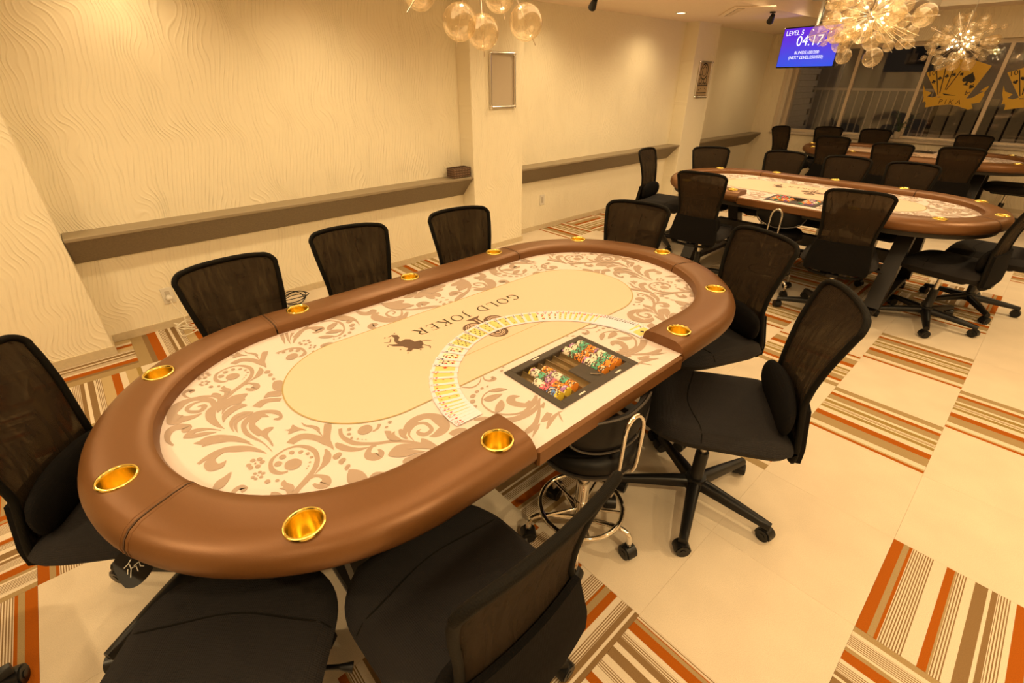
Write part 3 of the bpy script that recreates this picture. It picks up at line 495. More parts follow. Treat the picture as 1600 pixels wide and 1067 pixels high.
MB().box(-.9, 2.2, -.03, .03, 1.40, 1.44).obj('handrail', RM, rail); MB().box(-.9, 2.2, -.02, .02, .42, .45).obj('bottom_rail', RM, rail)
bm_ = MB().box(-.010, .010, -.010, .010, .44, 1.41).mesh('bar', RM)
for k in range(25): put('bar', bm_, rail, loc=(-.8+k*.12, 0, 0))
for x in (-.86, .66, 2.16): MB().box(x-.02, x+.02, -.02, .02, .05, 1.40).obj('post', RM, rail)
fen = thing('board_fence', 'grey slatted board fence outside the right-hand panes', 'fence', (0, 6.9, 0))
FM = add_noise(mat('fence_grey', (.34, .29, .20), .7), 20, .08, .1)
sl = MB().rbox(-.078, .078, -.012, .012, .3, 1.32, .003).mesh('slat', FM)
for k in range(26): put('slat', sl, fen, loc=(2.35+k*.182, 0, 0))
MB().box(2.2, 7, .015, .045, .45, .52).box(2.2, 7, .015, .045, 1.05, 1.12).obj('cross_rail', mat('fence_dark', (.05, .042, .035), .7), fen)
MB().box(2.2, 7, .05, .09, .2, 1.2).obj('backing_board', mat('fence_dark', (.05, .042, .035), .7), fen)
blk = thing('block_wall', 'pale block side wall right beside the left end of the window', 'wall', (0, 6.2, 0))
cm = add_noise(mat('block_grey', (.42, .37, .30), .8), 30, .1, .1); cb = MB().rbox(-.03, .03, -.148, .148, 0, .092, .003).mesh('block', cm)
for j in range(14):
    for k in range(4): put('block', cb, blk, loc=(.30, -.35+k*.3+(.15 if j % 2 else 0), .6+j*.096))
MB().box(-8, 10, 5.75, 12, -.1, .05).obj('trim_2', mat('balcony_ground', (.14, .12, .1), .9), kind='structure')

# window decals: a fan of cards over a ribbon, gold film
DC = {'body':[(2177,1658),(2279,1697),(2375,1743),(2471,1817),(2518,1826),(2622,1814),(2845,1737),(2727,1346),(2403,1368)],
'ribL':[(2401,1375),(2348,1351),(2290,1365),(2326,1411),(2240,1440),(2197,1513),(2223,1409),(2254,1349),(2262,1287),(2288,1303),(2306,1273),(2310,1223),(2451,1255)],
'ribM':[(2383,1367),(2409,1352),(2556,1371),(2725,1353),(2794,1303),(2840,1231),(2795,1214),(2678,1252),(2580,1270),(2451,1255),(2310,1223),(2318,1320)],
'ribR':[(2727,1346),(2791,1362),(2827,1399),(2884,1443),(2838,1435),(2862,1471),(2906,1507),(2907,1479),(2886,1422),(2898,1400),(2887,1306),(2818,1289),(2762,1302)],
'lines':[(2282,1687,2402,1390),(2373,1722,2417,1406),(2465,1692,2461,1451),(2547,1677,2473,1447)],
'slash':[(2450,1406),(2520,1397),(2605,1380),(2525,1382),(2470,1387)]}
def spade(cx, cz, s, a=0, kind='spade'):
    if kind == 'spade': p = [(0, 1), (.18, .72), (.55, .38), (.80, .02), (.78, -.30), (.5, -.5), (.18, -.38), (.10, -.42), (.18, -.75), (.36, -.9), (-.36, -.9), (-.18, -.75), (-.10, -.42), (-.18, -.38), (-.5, -.5), (-.78, -.30), (-.80, .02), (-.55, .38), (-.18, .72)]
    elif kind == 'heart': p = [(0, -.95), (.35, -.55), (.75, -.05), (.88, .38), (.7, .75), (.35, .82), (.08, .6), (0, .4), (-.08, .6), (-.35, .82), (-.7, .75), (-.88, .38), (-.75, -.05), (-.35, -.55)]
    elif kind == 'diamond': p = [(0, 1), (.7, 0), (0, -1), (-.7, 0)]
    else:
        p = []
        for c, r, a0, a1 in (((0, .48), .42, -40, 220), ((-.47, -.18), .42, 50, 310), ((.47, -.18), .42, -130, 130)):
            p.append([(c[0]+r*cos(R(a0+(a1-a0)*k/9)), c[1]+r*sin(R(a0+(a1-a0)*k/9))) for k in range(10)])
        p = p[0]+p[1]+[(-.08, -.3), (-.15, -.7), (-.32, -.9), (.32, -.9), (.15, -.7), (.08, -.3)]+p[2]
    c_, s_ = cos(a), sin(a)
    return [(cx+s*(x*c_-y*s_), cz+s*(x*s_+y*c_)) for x, y in p]
def decal(dx, word, suit, lab, ranks):
    t = thing('window_decal', lab, 'decal', (dx, 5.592, 0)); v = lambda L: [(x/1000, z/1000) for x, z in L]
    def flat(name, polys, m, y):
        b = MB()
        for p in polys:
            n = len(p); b.add([(x, y, z) for x, z in p], [tuple(range(n))])
        return b.obj(name, m, t)
    flat('card_fan', [v(DC['body'])], GOLD, 0)
    flat('ribbon_end', [v(DC['ribL'])], GOLD, 0); flat('ribbon_end', [v(DC['ribR'])], GOLD, 0); flat('ribbon_band', [v(DC['ribM'])], GOLD, -.0006)
    L = []
    for a, b_, c, d in DC['lines']:
        L.append([(a/1000-.006, b_/1000), (a/1000+.006, b_/1000), (c/1000+.005, d/1000), (c/1000-.005, d/1000)])
    flat('card_edges', L+[v(DC['slash'])], INK, -.0012)
    pr_ = [spade(x/1000, z/1000, s, a, suit) for x, z, s, a in ((2670, 1584, .085, -.15), (2298, 1549, .028, .5), (2354, 1591, .028, .3), (2420, 1617, .028, 0), (2492, 1635, .028, -.3), (2573, 1641, .026, -.4), (2729, 1494, .034, 2.7))]
    flat('suit_pips', pr_, INK, -.0012)
    for s, x, z, sz, ro in (('10', 2.243, 1.647, .085, .35), ('A', 2.707, 1.418, .085, 2.7))+((('J', 2.36, 1.69, .075, .2),) if ranks else ()):
        put('rank', text_mesh(s, sz, INK), t, loc=(x, -.0014, z), rot=(pi/2, 0, 0) if not ro else Matrix.Rotation(pi/2, 3, 'X').to_euler() and (Matrix.Rotation(-ro, 3, 'Y') @ Matrix.Rotation(pi/2, 3, 'X')).to_euler())
    put('lettering', text_mesh(word, .085, mat('decal_ink', (.12, .07, .01), .6)), t, loc=(2.565, -.0014, 1.30), rot=(pi/2, 0, 0))
decal(0, 'P I K A', 'spade', 'gold card-fan decal with spades and the word PIKA on the glass', False)
decal(.85, 'COR', 'heart', 'gold card-fan decal with hearts, cut by the right picture edge', True)

# potted plant on the sill
pl = thing('potted_plant', 'small leafy green plant in a pale pot on the window sill', 'plant', (2.13, 5.46, .812))
MB().lathe([(0, 0), (.035, 0), (.05, .085), (.046, .085), (.04, .07), (0, .07)], 16).obj('pot', mat('pale_pot', (.45, .38, .30), .6), pl, True)
LG = mat('leaf_green', (.045, .075, .03), .45); rnd = random.Random(3)
for k in range(17):
    a = k*2.4; t = rnd.uniform(.05, .15); top = Vector((t*cos(a), t*.5*sin(a), rnd.uniform(.12, .33))); base = Vector((0, 0, .07))
    st_ = MB().tube(smooth([base, base.lerp(top, .5)+Vector((0, 0, .05)), top], 4), .0025, 5).obj('stem', LG, pl)
    d = Vector((cos(a), .5*sin(a), rnd.uniform(-.5, .4))).normalized(); s = d.cross(Vector((0, 0, 1))).normalized(); l = rnd.uniform(.05, .085); q = MB()
    P = [top, top+d*l*.35+s*l*.28, top+d*l*.75+s*l*.2, top+d*l, top+d*l*.75-s*l*.2, top+d*l*.35-s*l*.28, top+d*l*.5+Vector((0, 0, .006))]
    q.add(P, [(0, 1, 6), (1, 2, 6), (2, 3, 6), (3, 4, 6), (4, 5, 6), (5, 0, 6)]).obj('leaf', LG, pl)

# ------------------------------------------------------------------ ceiling fittings
for x, y, z, p in DOWN:
    t = thing('ceiling_downlight_or_fill', 'round recessed ceiling downlight', 'light', (x, y, z), group='recessed ceiling downlights')
    MB().lathe([(.062, 0), (.062, -.006), (.05, -.008), (.046, -.002), (.046, .0)], 24).obj('trim_ring', WHITEP, t, True)
    MB().lathe([(0, -.0028), (.045, -.0028)], 24).obj('lens', DLENS, t)
def spotlamp(loc, rz, label):
    t = thing('ceiling_spotlight', label, 'spotlight', loc, rz)
    MB().lathe([(0, 0), (.03, 0), (.03, -.012), (0, -.014)], 16).obj('canopy', PLAST, t, True)
    MB().tube([(0, 0, -.01), (.0, 0, -.05)], .006, 8).obj('stem', PLAST, t)
    M_ = Matrix.Translation((0, 0, -.06)) @ Matrix.Rotation(R(125), 4, 'Y'); MB().lathe([(0, -.05), (.022, -.045), (.03, -.0), (.036, .045), (.030, .047), (.026, .02), (0, .015)], 18, M=M_).obj('lamp_head', PLAST, t, True)
spotlamp((.60, .02, 2.218), 2.6, 'small black aimable spotlight on the ceiling above the near ledge')
spotlamp((1.2, 2.35, 2.218), 2.2, 'small black aimable spotlight on the ceiling near the hanging screen')
v = thing('ceiling_vent', 'recessed air vent with dark slats in the ceiling', 'vent', (1.02, 2.07, 2.219), R(-53))
MB().rbox(-.42, .42, -.2, .2, -.012, 0, .003).obj('vent_panel', CEIL, v)
MB().box(-.34, .34, -.145, -.075, -.0135, -.012).obj('vent_slot', mat('vent_dark', (.12, .085, .05), .7), v)
sm = MB().box(-.34, .34, -.004, .004, -.017, -.0135).mesh('slat', CEIL)
for k in range(5): put('slat', sm, v, loc=(0, -.137+k*.014, 0))

# television on a ceiling pole
tv = thing('hanging_screen', 'flat screen showing LEVEL 5 and 04:17, hung from the ceiling', 'television', (1.414, 3.049, 1.909), R(-15.9))
MB().rbox(-.37, .37, -.012, .03, -.212, .212, .006).obj('casing', PLAST, tv)
sm_ = bpy.data.materials.new('screen_blue'); sm_.use_nodes = True; b_ = bs(sm_); tc = N(sm_, 'ShaderNodeTexCoord'); sx = N(sm_, 'ShaderNodeSeparateXYZ'); lk(sm_, tc.outputs['Object'], sx.inputs[0])
rp = N(sm_, 'ShaderNodeValToRGB'); mr = N(sm_, 'ShaderNodeMapRange'); mr.inputs[1].default_value = -.2; mr.inputs[2].default_value = .2
nz = N(sm_, 'ShaderNodeTexNoise'); nz.inputs['Scale'].default_value = 7; lk(sm_, tc.outputs['Object'], nz.inputs['Vector'])
ad = N(sm_, 'ShaderNodeMath', operation='MULTIPLY_ADD'); ad.inputs[1].default_value = .25; lk(sm_, nz.outputs['Fac'], ad.inputs[0]); 
lk(sm_, sx.outputs[2], mr.inputs[0]); lk(sm_, mr.outputs[0], ad.inputs[2]); lk(sm_, ad.outputs[0], rp.inputs[0])
rp.color_ramp.elements[0].color = (.01, .10, .85, 1); rp.color_ramp.elements[1].color = (.14, .02, .75, 1); rp.color_ramp.elements[1].position = 1
b_.inputs['Base Color'].default_value = (0, 0, 0, 1); lk(sm_, rp.outputs[0], b_.inputs['Emission Color']); b_.inputs['Emission Strength'].default_value = .95; b_.inputs['Roughness'].default_value = .3
MB().box(-.36, .36, -.0135, -.012, -.199, .199).obj('display', sm_, tv)
WL = mat('screen_white', (0, 0, 0), .5, emis=(1, .97, 1), estr=1.3)
for s, z, x, sz, a in (('LEVEL 5', .15, -.33, .07, 'LEFT'), ('04:17', .06, .0, .15, 'CENTER'), ('BLINDS:100/200', -.055, .0, .046, 'CENTER'), ('(NEXT LEVEL:250/500)', -.105, .0, .046, 'CENTER')):
    put('lettering', text_mesh(s, sz, WL, a), tv, loc=(x, -.0145, z), rot=(pi/2, 0, 0))
MB().box(-.08, .08, .03, .05, -.08, .08).tube([(0, .06, -.05), (0, .06, .47)], .022, 12).obj('mount_pole', WHITEP, tv, True)
MB().tube([(.03, .06, .16), (.05, .03, .25), (.035, .05, .33), (.03, .06, .46)], .008, 6).obj('cable', PLAST, tv, True)
MB().rbox(-.09, .09, -.03, .15, .455, .4705, .004).obj('ceiling_plate', WHITEP, tv)
lt = thing('light_track', 'long thin lighting track on the ceiling over the hanging screen', 'track', (1.36, 1.5, 2.379))
MB().rbox(-.012, .012, -1.1, 1.1, -.016, 0, .002).obj('track_body', mat('track_brown', (.25, .2, .15), .4), lt)

# ------------------------------------------------------------------ chandeliers: bubbles on rods
GM = {}
def globe_mesh(r):
    k = round(r, 3)
    if k not in GM: GM[k] = MB().sphere((0, 0, 0), k, 24, 16).mesh('glass_globe', GLOBE, 180)
    return GM[k]
rodm = MB().tube([(0, 0, 0), (0, 0, 1)], .0016, 6).mesh('rod', CHROME)
bulbm = MB().sphere((0, 0, 0), .0085, 10, 8, (1, 1, 1.5)).mesh('bulb', BULB)
def chandelier(c, topz, seed, explicit, label, n=46, rr=.33, big=.062):
    t = thing('bubble_chandelier', label, 'chandelier', c, 0); rnd = random.Random(seed)
    MB().sphere((0, 0, 0), .028, 16, 10).obj('hub', CHROME, t, True)
    MB().tube([(0, 0, .02), (.004, .002, (topz-c[2])*.5), (0, 0, topz-c[2])], .004, 6).obj('suspension_cable', ALUM, t, True)
    MB().lathe([(0, topz-c[2]-.001), (.06, topz-c[2]-.001), (.055, topz-c[2]-.028), (0, topz-c[2]-.032)], 24).obj('ceiling_canopy', CHROME, t, True)
    cc = Vector(c); G = [(Vector(p)-cc, r) for p, r in explicit]
    tries = 0
    while len(G) < n and tries < 6000:
        tries += 1; a = rnd.uniform(0, 2*pi); w = rnd.uniform(-.95, .95); d = Vector((sqrt(1-w*w)*cos(a), sqrt(1-w*w)*sin(a), w*.8))
        r = rnd.choice((.026, .036, .046, .052, .06, big, big)); L = rnd.uniform(.12, rr)
        p = d*L
        if p.z+r > topz-c[2]-.06: continue
        if all((p-q).length > (r+s)*.84 for q, s in G): G.append((p, r))
    for p, r in G:
        L = p.length; q = p.normalized().to_track_quat('Z', 'Y').to_euler(); tip = L+r+.016
        o = put('rod', rodm, t, rot=q); o.scale = (1, 1, tip)
        put('glass_globe', globe_mesh(r), t, loc=p)
        if L < .18: put('bulb', bulbm, t, loc=p*.72, rot=q)
chandelier(CHAND[0], 2.6, 5, [((2.617, -2.987, 1.712), .047), ((2.65, -2.93, 1.69), .045), ((2.742, -2.85, 1.712), .046), ((2.511, -3.043, 1.785), .045), ((2.668, -2.884, 1.775), .041)],
           'bubble-glass chandelier nearest the camera, cut off by the top edge', 40, .3, .055)
chandelier(CHAND[1], 2.6, 8, [((2.708, .66, 1.714), .062), ((2.519, .66, 1.726), .052), ((2.36, .66, 1.817), .024), ((2.93, .66, 1.95), .070), ((2.383, .62, 1.961), .058), ((2.45, .74, 1.975), .056), ((2.76, .60, 1.86), .062), ((2.854, .66, 1.79), .034), ((2.90, .68, 1.79), .03),
           ((2.55, .60, 1.87), .052), ((2.44, .6, 1.86), .05), ((2.338, .66, 2.066), .045), ((2.79, .7, 2.02), .055)], 'large bubble-glass chandelier hanging in front of the screen', 60, .34, .06)
chandelier(CHAND[2], 2.6, 11, [((2.552, 4.1, 1.735), .066), ((2.66, 4.1, 1.725), .064), ((2.795, 4.1, 1.728), .066), ((2.394, 4.1, 1.94), .070), ((2.92, 4.1, 1.94), .068), ((2.565, 4.1, 2.165), .062), ((2.64, 4.16, 2.19), .05), ((2.78, 4.1, 2.145), .06), ((2.97, 4.1, 2.08), .03),
           ((2.36, 4.1, 1.80), .03), ((2.90, 4.1, 1.79), .036), ((2.36, 4.1, 2.09), .03)], 'smaller bubble-glass chandelier hanging in front of the card decals', 60, .31, .055)

# ------------------------------------------------------------------ poker table (local x = towards the dealer, y = along the table)
RC, YE = .56, .61        # cup line radius and end-core offset
def stad(s, r):
    """point at offset r on the stadium; s in 0..1 runs from the dealer cut-out round the table and back"""
    CUT = .36; a = YE-CUT; arc = pi*r; L = [a, arc, 2*YE, arc, a]; T = a+pi*RC+2*YE+pi*RC+a; d = s*T
    for k, l in enumerate((a, pi*RC, 2*YE, pi*RC, a)):
        if d <= l+1e-9 or k == 4: break
        d -= l
    if k == 0: return (r, -CUT-d)
    if k == 1: t = d/RC; return (r*cos(t), -YE-r*sin(t))
    if k == 2: return (-r, -YE+d)
    if k == 3: t = d/RC; return (-r*cos(t), YE+r*sin(t))
    return (r, YE-d)
TL = 2*(YE-.36)+2*pi*RC+2*YE
def s_of(x, y):
    best = min(range(2001), key=lambda k: (lambda p: (p[0]-x)**2+(p[1]-y)**2)(stad(k/2000, RC))); return best/2000
PROF = [(.464, .738), (.465, .760), (.470, .771), (.482, .777), (.51, .7795), (.56, .780), (.59, .778), (.610, .770), (.624, .756), (.632, .738), (.632, .718), (.624, .702), (.608, .692), (.58, .688), (.48, .688), (.466, .70)]
SE = [s_of(.24, -1.13), s_of(-.5, -.635), s_of(-.53, .6), s_of(.19, 1.09)]
def sweep(s0, s1, n):
    b = MB(); vs = []; m = len(PROF)
    for i in range(n+1):
        s = s0+(s1-s0)*i/n
        for r, z in PROF:
            x, y = stad(s, r); vs.append((x, y, z))
    fs = []
    for i in range(n):
        for j in range(m): fs.append((i*m+j, i*m+(j+1) % m, (i+1)*m+(j+1) % m, (i+1)*m+j))
    fs.append(tuple(range(m-1, -1, -1))); fs.append(tuple(range(n*m, n*m+m))); return b.add(vs, fs)
CUPS = [(.563, -.435), (.49, -.893), (.077, -1.162), (-.372, -1.012), (-.545, -.522), (-.55, -.01), (-.56, .505), (-.415, 1.01), (.03, 1.17), (.46, .905), (.557, .44)]
cut = MB()
for x, y in CUPS:
    n_ = 28; vs = [(x+.0375*cos(2*pi*k/n_), y+.0375*sin(2*pi*k/n_), z) for z in (.60, .85) for k in range(n_)]
    cut.add(vs, [tuple(range(n_-1, -1, -1)), tuple(range(n_, 2*n_))]+[(k, (k+1) % n_, n_+(k+1) % n_, n_+k) for k in range(n_)])
cutm = cut.mesh('cutter', LEATHER)
secs = []
se = [0]+SE+[1]
for a, b_ in zip(se, se[1:]):
    n_ = max(6, int((b_-a)*TL/.035)); me = sweep(a+(.0006 if a else 0), b_-(.0006 if b_ < 1 else 0), n_).mesh('rail_section', LEATHER)
    me = apply_bool(me, cutm, 'rail_section')
    me.polygons.foreach_set('use_smooth', [True]*len(me.polygons)); me.set_sharp_from_angle(angle=R(38)); secs.append(me)
def cupmesh():
    return MB().lathe([(.037, -.006), (.0430, -.001), (.0430, .0022), (.0412, .0040), (.0378, .0040), (.0352, .0005), (.0345, -.004), (.0342, -.062), (.032, -.066), (0, -.066)], 36).lathe([(.0365, -.001), (.0365, -.068), (0, -.0685)], 36).mesh('cup_holder', BRASS, 50)
CUPM = cupmesh()
# seams: double piping across the rail
seams = []
for s in SE:
    b = MB()
    for ds in (-.0022, .0, .0022):
        pts = []
        for r, z in PROF[1:14]:
            x, y = stad(s+ds, r); pts.append((x, y, z+.0004) if ds == 0 else (x, y, z))
        b.tube(pts, .0011 if ds else .0016, 5, mi=0 if ds == 0 else 1)
    seams.append(b.mesh('seam', [SEAM, LEATHER]))
# felt with the opening for the chip tray
def arc(cx, cy, r, a0, a1, n): return [(cx+r*cos(R(a0+(a1-a0)*k/n)), cy+r*sin(R(a0+(a1-a0)*k/n))) for k in range(n+1)]
TRX0, TRX1, TRY0, TRY1 = .298, .556, -.182, .196   # tray outer
ri = .468
outl = [(.622, .36), (.622, -.36), (ri, -.36), (ri, -.5)]+arc(0, -YE, ri, 0, -180, 40)+arc(0, YE, ri, 180, 0, 40)+[(ri, .5), (ri, .36)]
def holed(outer, hole, z, m, name):
    bm = bmesh.new()
    for L in (outer, hole):
        vs = [bm.verts.new((x, y, z)) for x, y in L]
        for i in range(len(vs)): bm.edges.new((vs[i], vs[(i+1) % len(vs)]))
    bmesh.ops.triangle_fill(bm, use_beauty=True, use_dissolve=False, edges=bm.edges[:])
    for f in bm.faces:
        if f.normal.z < 0: f.normal_flip()
    me = bpy.data.meshes.new(name); bm.to_mesh(me); bm.free(); me.materials.append(m); return me
hole = [(TRX0+.02, TRY0+.02), (TRX1-.02, TRY0+.02), (TRX1-.02, TRY1-.02), (TRX0+.02, TRY1-.02)]
FELTM = holed(outl, hole, .740, FELT, 'felt')
oval = arc(0, -.5, .262, 0, -180, 36)+arc(0, .5, .262, 180, 0, 36)
# squash the ends of the oval slightly
oval = [(x, y) for x, y in oval]
CENTM = MB().poly(oval, .7417).mesh('centre_panel', FCENTRE)
b = MB(); n_ = len(oval)
for k in range(n_):
    (x0, y0), (x1, y1) = oval[k], oval[(k+1) % n_]
    def sc_(x, y, d):
        cy = -.5 if y < -.5 else (.5 if y > .5 else y); v_ = Vector((x, y-cy)) if abs(y) >= .5 else Vector((x, 0)); v_ = v_.normalized()*d; return (x+v_.x, y+v_.y)
    a, c = sc_(x0, y0, -.0022), sc_(x1, y1, -.0022); d, e = sc_(x0, y0, .0022), sc_(x1, y1, .0022)
    b.add([(*a, .7419), (*c, .7419), (*e, .7419), (*d, .7419)], [(3, 2, 1, 0)])
b.add([(.1265, -.27, .7419), (.1295, -.27, .7419), (.1295, .27, .7419), (.1265, .27, .7419)], [(0, 1, 2, 3)])
OVALM = b.mesh('betting_line', FLINE)
def build_print():
    b = MB(); keep = lambda p: abs(p.x) < .618 and (p.x < .45 or abs(p.y) < .355) and not (TRX0 < p.x < TRX1 and TRY0 < p.y < TRY1)
    dec = lambda s: [[tuple(int(v)/1000 for v in p.split(',')) for p in o.split()] for o in s.split('|')]
    def inside(L):   # under the felt's visible area only
        for p in L:
            x, y = p[0], p[1]; cy = -YE if y < -YE else (YE if y > YE else y)
            if math.hypot(x, y-cy) > (.612 if abs(y) < .355 and x > 0 else .50): return False
        return True
    S_ = dec(PS_ONE); B_ = dec(PB_ONE)
    for src, dst in ((dec(PS_REP), S_), (dec(PB_REP), B_)):
        for L in src:
            my = sum(p[1] for p in L)/len(L)
            for dx in (0, -.526, .526):
                if dx and my > -.55: continue
                M2 = [(p[0]+dx, *p[1:]) for p in L]
                if dx and not inside(M2): M2 = None
                if M2: dst.append(M2)
    for sy in (1, -1):
        for k, L in enumerate(S_): b.stroke([(x, sy*y, w) for x, y, w in L], .74022+.000010*(k if sy > 0 else k+70), 0, 4, lambda p: keep(p) and math.hypot(p.x, max(0, abs(p.y)-YE)) < (.46 if not (abs(p.y) < .355 and p.x > 0) else .63))
        for k, L in enumerate(B_):
            P = [(p.x, sy*p.y) for p in smooth([Vector((x, y, 0)) for x, y in L], 3, True)]
            if any(TRX0 < x < TRX1 and TRY0 < y < TRY1 for x, y in P) or any(x > .618 for x, y in P): continue
            if any(math.hypot(x, max(0, abs(y)-YE)) > .51 for x, y in P) and not all(abs(y) < .355 and x > 0 for x, y in P): continue
            b.poly(P, .74165-.000004*(k if sy > 0 else k+110))
    return b.mesh('scroll_print', FPRINT)
PRINTM = build_print()
# emblems and lettering
JEST = [(-165,-346),(-174,-321),(-160,-306),(-138,-309),(-123,-325),(-109,-323),(-113,-301),(-101,-288),(-74,-285),(-67,-263),(-41,-267),(-27,-284),(-14,-283),(-19,-304),(-32,-315),(-23,-331),(-35,-343),(-48,-327),(-72,-335),(-84,-348),(-95,-360),(-120,-368),(-107,-354),(-99,-339),(-123,-340),(-147,-326),(-166,-326)]
b = MB(); b.poly([(x/1000, y/1000) for x, y in JEST], .7423)
for x, y in ((-.171, -.352), (-.108, -.374), (-.02, -.345), (-.058, -.352), (-.010, -.30), (-.178, -.308)): b.poly([(x+.0035*cos(k), y+.0035*sin(k)) for k in range(6)], .7423)
for L in ([(-.045, -.28, .004), (-.01, -.262, .004), (.004, -.27, .002)], [(-.06, -.275, .005), (-.055, -.25, .004), (-.04, -.235, .002)], [(-.15, -.34, .004), (-.13, -.355, .004), (-.14, -.372, .002)]): b.stroke(L, .7423)
JESTM = b.mesh('jester_emblem', FDARK)
b = MB()   # filigree club, stem towards -x
def CL(cx, cy, a):
    """one curled lobe: dark disc with pale curls"""
    b.poly([(cx+.042*cos(k*.3927), cy+.042*sin(k*.3927)) for k in range(16)], .7421)
    for r0, w, st_, n in ((.035, .005, 0, 12), (.024, .0045, 1.2, 11), (.012, .005, 2, 8)):
        b.stroke([(cx+r0*(1-.02*k)*cos(a+st_+k*.42), cy+r0*(1-.02*k)*sin(a+st_+k*.42), w*(1-.05*k)) for k in range(n)], .7426, 1)
for cx, cy, a in ((-.030, -.060, .3), (-.030, .042, -.8), (.052, -.010, pi)): CL(cx, cy, a)
b.poly([(-.10, -.045), (-.100, .022), (-.080, .0), (-.02, .004), (.02, -.01), (-.02, -.026), (-.080, -.024)], .7423)
b.stroke([(-.088, -.012, .002), (-.05, -.011, .006), (-.01, -.01, .002)], .7426, 1)
CLUBM = b.mesh('club_emblem', [FDARK, FCENTRE])
def ell(cx, cy, rx, ry, a0, a1, wt, wn, n=22):
    out = []
    for k in range(n+1):
        a = R(a0+(a1-a0)*k/n); out.append((cx+rx*cos(a), cy+ry*sin(a), wn+(wt-wn)*abs(cos(a))))
    return out
T1, T2 = .135, .048
LET = {'G': [ell(.42, .5, .38, .48, 50, 320, T1, T2), [(.74, .36, T1), (.74, .02, T1)], [(.60, .40, T2), (.86, .40, T2)], [(.66, .80, T2), (.70, .98, T2)]],
 'O': [ell(.45, .5, .41, .48, 0, 360, T1, T2, 30)], 'L': [[(.2, 0, T1), (.2, 1, T1)], [(.06, .985, T2), (.36, .985, T2)], [(.06, .015, T2), (.72, .015, T2)], [(.72, .0, T2), (.75, .28, .02)]],
 'D': [[(.2, 0, T1), (.2, 1, T1)], [(.06, .985, T2), (.3, .985, T2)], [(.06, .015, T2), (.3, .015, T2)], ell(.3, .5, .53, .48, -90, 90, T1, T2)],
 'J': [[(.3, 1, T1), (.3, .15, T1), (.22, -.12, .06), (.04, -.2, .05)], [(.14, .985, T2), (.46, .985, T2)]],
 'K': [[(.2, 0, T1), (.2, 1, T1)], [(.06, .985, T2), (.34, .985, T2)], [(.06, .015, T2), (.34, .015, T2)], [(.72, .98, T2), (.24, .46, T2)], [(.34, .56, T1), (.82, .02, T1)], [(.56, .985, T2), (.84, .985, T2)], [(.66, .015, T2), (.95, .015, T2)]],
 'E': [[(.2, 0, T1), (.2, 1, T1)], [(.06, .985, T2), (.68, .985, T2)], [(.06, .015, T2), (.72, .015, T2)], [(.2, .52, T2), (.54, .52, T2)], [(.68, 1, T2), (.7, .78, .02)], [(.72, 0, T2), (.76, .24, .02)], [(.54, .62, .02), (.54, .42, .02)]],
 'R': [[(.2, 0, T1), (.2, 1, T1)], [(.06, .985, T2), (.4, .985, T2)], [(.06, .015, T2), (.34, .015, T2)], ell(.38, .74, .30, .24, -90, 90, T1, T2), [(.2, .5, T2), (.4, .5, T2)], [(.42, .5, T1), (.78, .02, T1)], [(.66, .015, T2), (.92, .015, T2)]]}
b = MB(); ypos = .268; H_ = .052
for ch in 'GOLD JOKER':
    if ch == ' ': ypos -= .034; continue
    w_ = {'G': .95, 'O': .95, 'L': .82, 'D': .93, 'J': .58, 'K': .92, 'E': .82, 'R': .88}[ch]*H_
    for st_ in LET[ch]:
        b.stroke([(-.152+y*H_, ypos-x*H_, w*H_) for x, y, w in st_], .7423, 0, 3 if len(st_) > 2 else 1)
    ypos -= w_+.0095
LETM = b.mesh('lettering', FTEXT)
b = MB(); st0 = arc(0, -YE,    .585, 0, -180, 24)+arc(0, YE, .585, 180, 0, 24); b.poly(st0, .687, th=.03); UNDM = b.mesh('underside_board', UNDER)
b = MB(); b.poly([(x*.98, y) for x, y in outl], .70, th=.025); DECKM = b.mesh('deck', UNDER)
APRM = MB().rbox(.590, .634, -.356, .356, .683, .7395, .006).mesh('dealer_edge_band', LEATHER, 30)
b = MB(); b.rbox(.598, .634, -.356, .356, .7392, .7402, .0002)
def legm(sx):
    """flat slanted plank leg on a caster"""
    a = Vector((sx*.22, 0, .64)); c = Vector((sx*.50, 0, .09)); b = MB(); d = (c-a).normalized(); nx_ = Vector((d.z, 0, -d.x)); vs = []
    for p in (a, c):
        for u, v_ in ((-.045, -.05), (.045, -.05), (.045, .05), (-.045, .05)): vs.append(p+nx_*u+Vector((0, v_, 0)))
    return b.add(vs, [(0, 1, 2, 3), (7, 6, 5, 4), (0, 4, 5, 1), (1, 5, 6, 2), (2, 6, 7, 3), (3, 7, 4, 0)]).mesh('leg', BLACKM)
LEGM = [legm(-1), legm(1)]
b = MB(); b.rbox(-.56, .56, -.035, .035, .055, .09, .006); FOOTM = b.mesh('foot_bar', BLACKM)
STRM = MB().rbox(-.03, .03, -.75, .75, .30, .40, .004).mesh('stretcher', BLACKM)
CASM = MB()
for s in (-1, 1): CASM.tube([(0, s*.004, .026), (0, s*.022, .026)], .026, 16)
CASM.tube([(0, 0, .03), (0, 0, .058)], .010, 8); CASW = CASM.mesh('caster', RUBBER, 40)
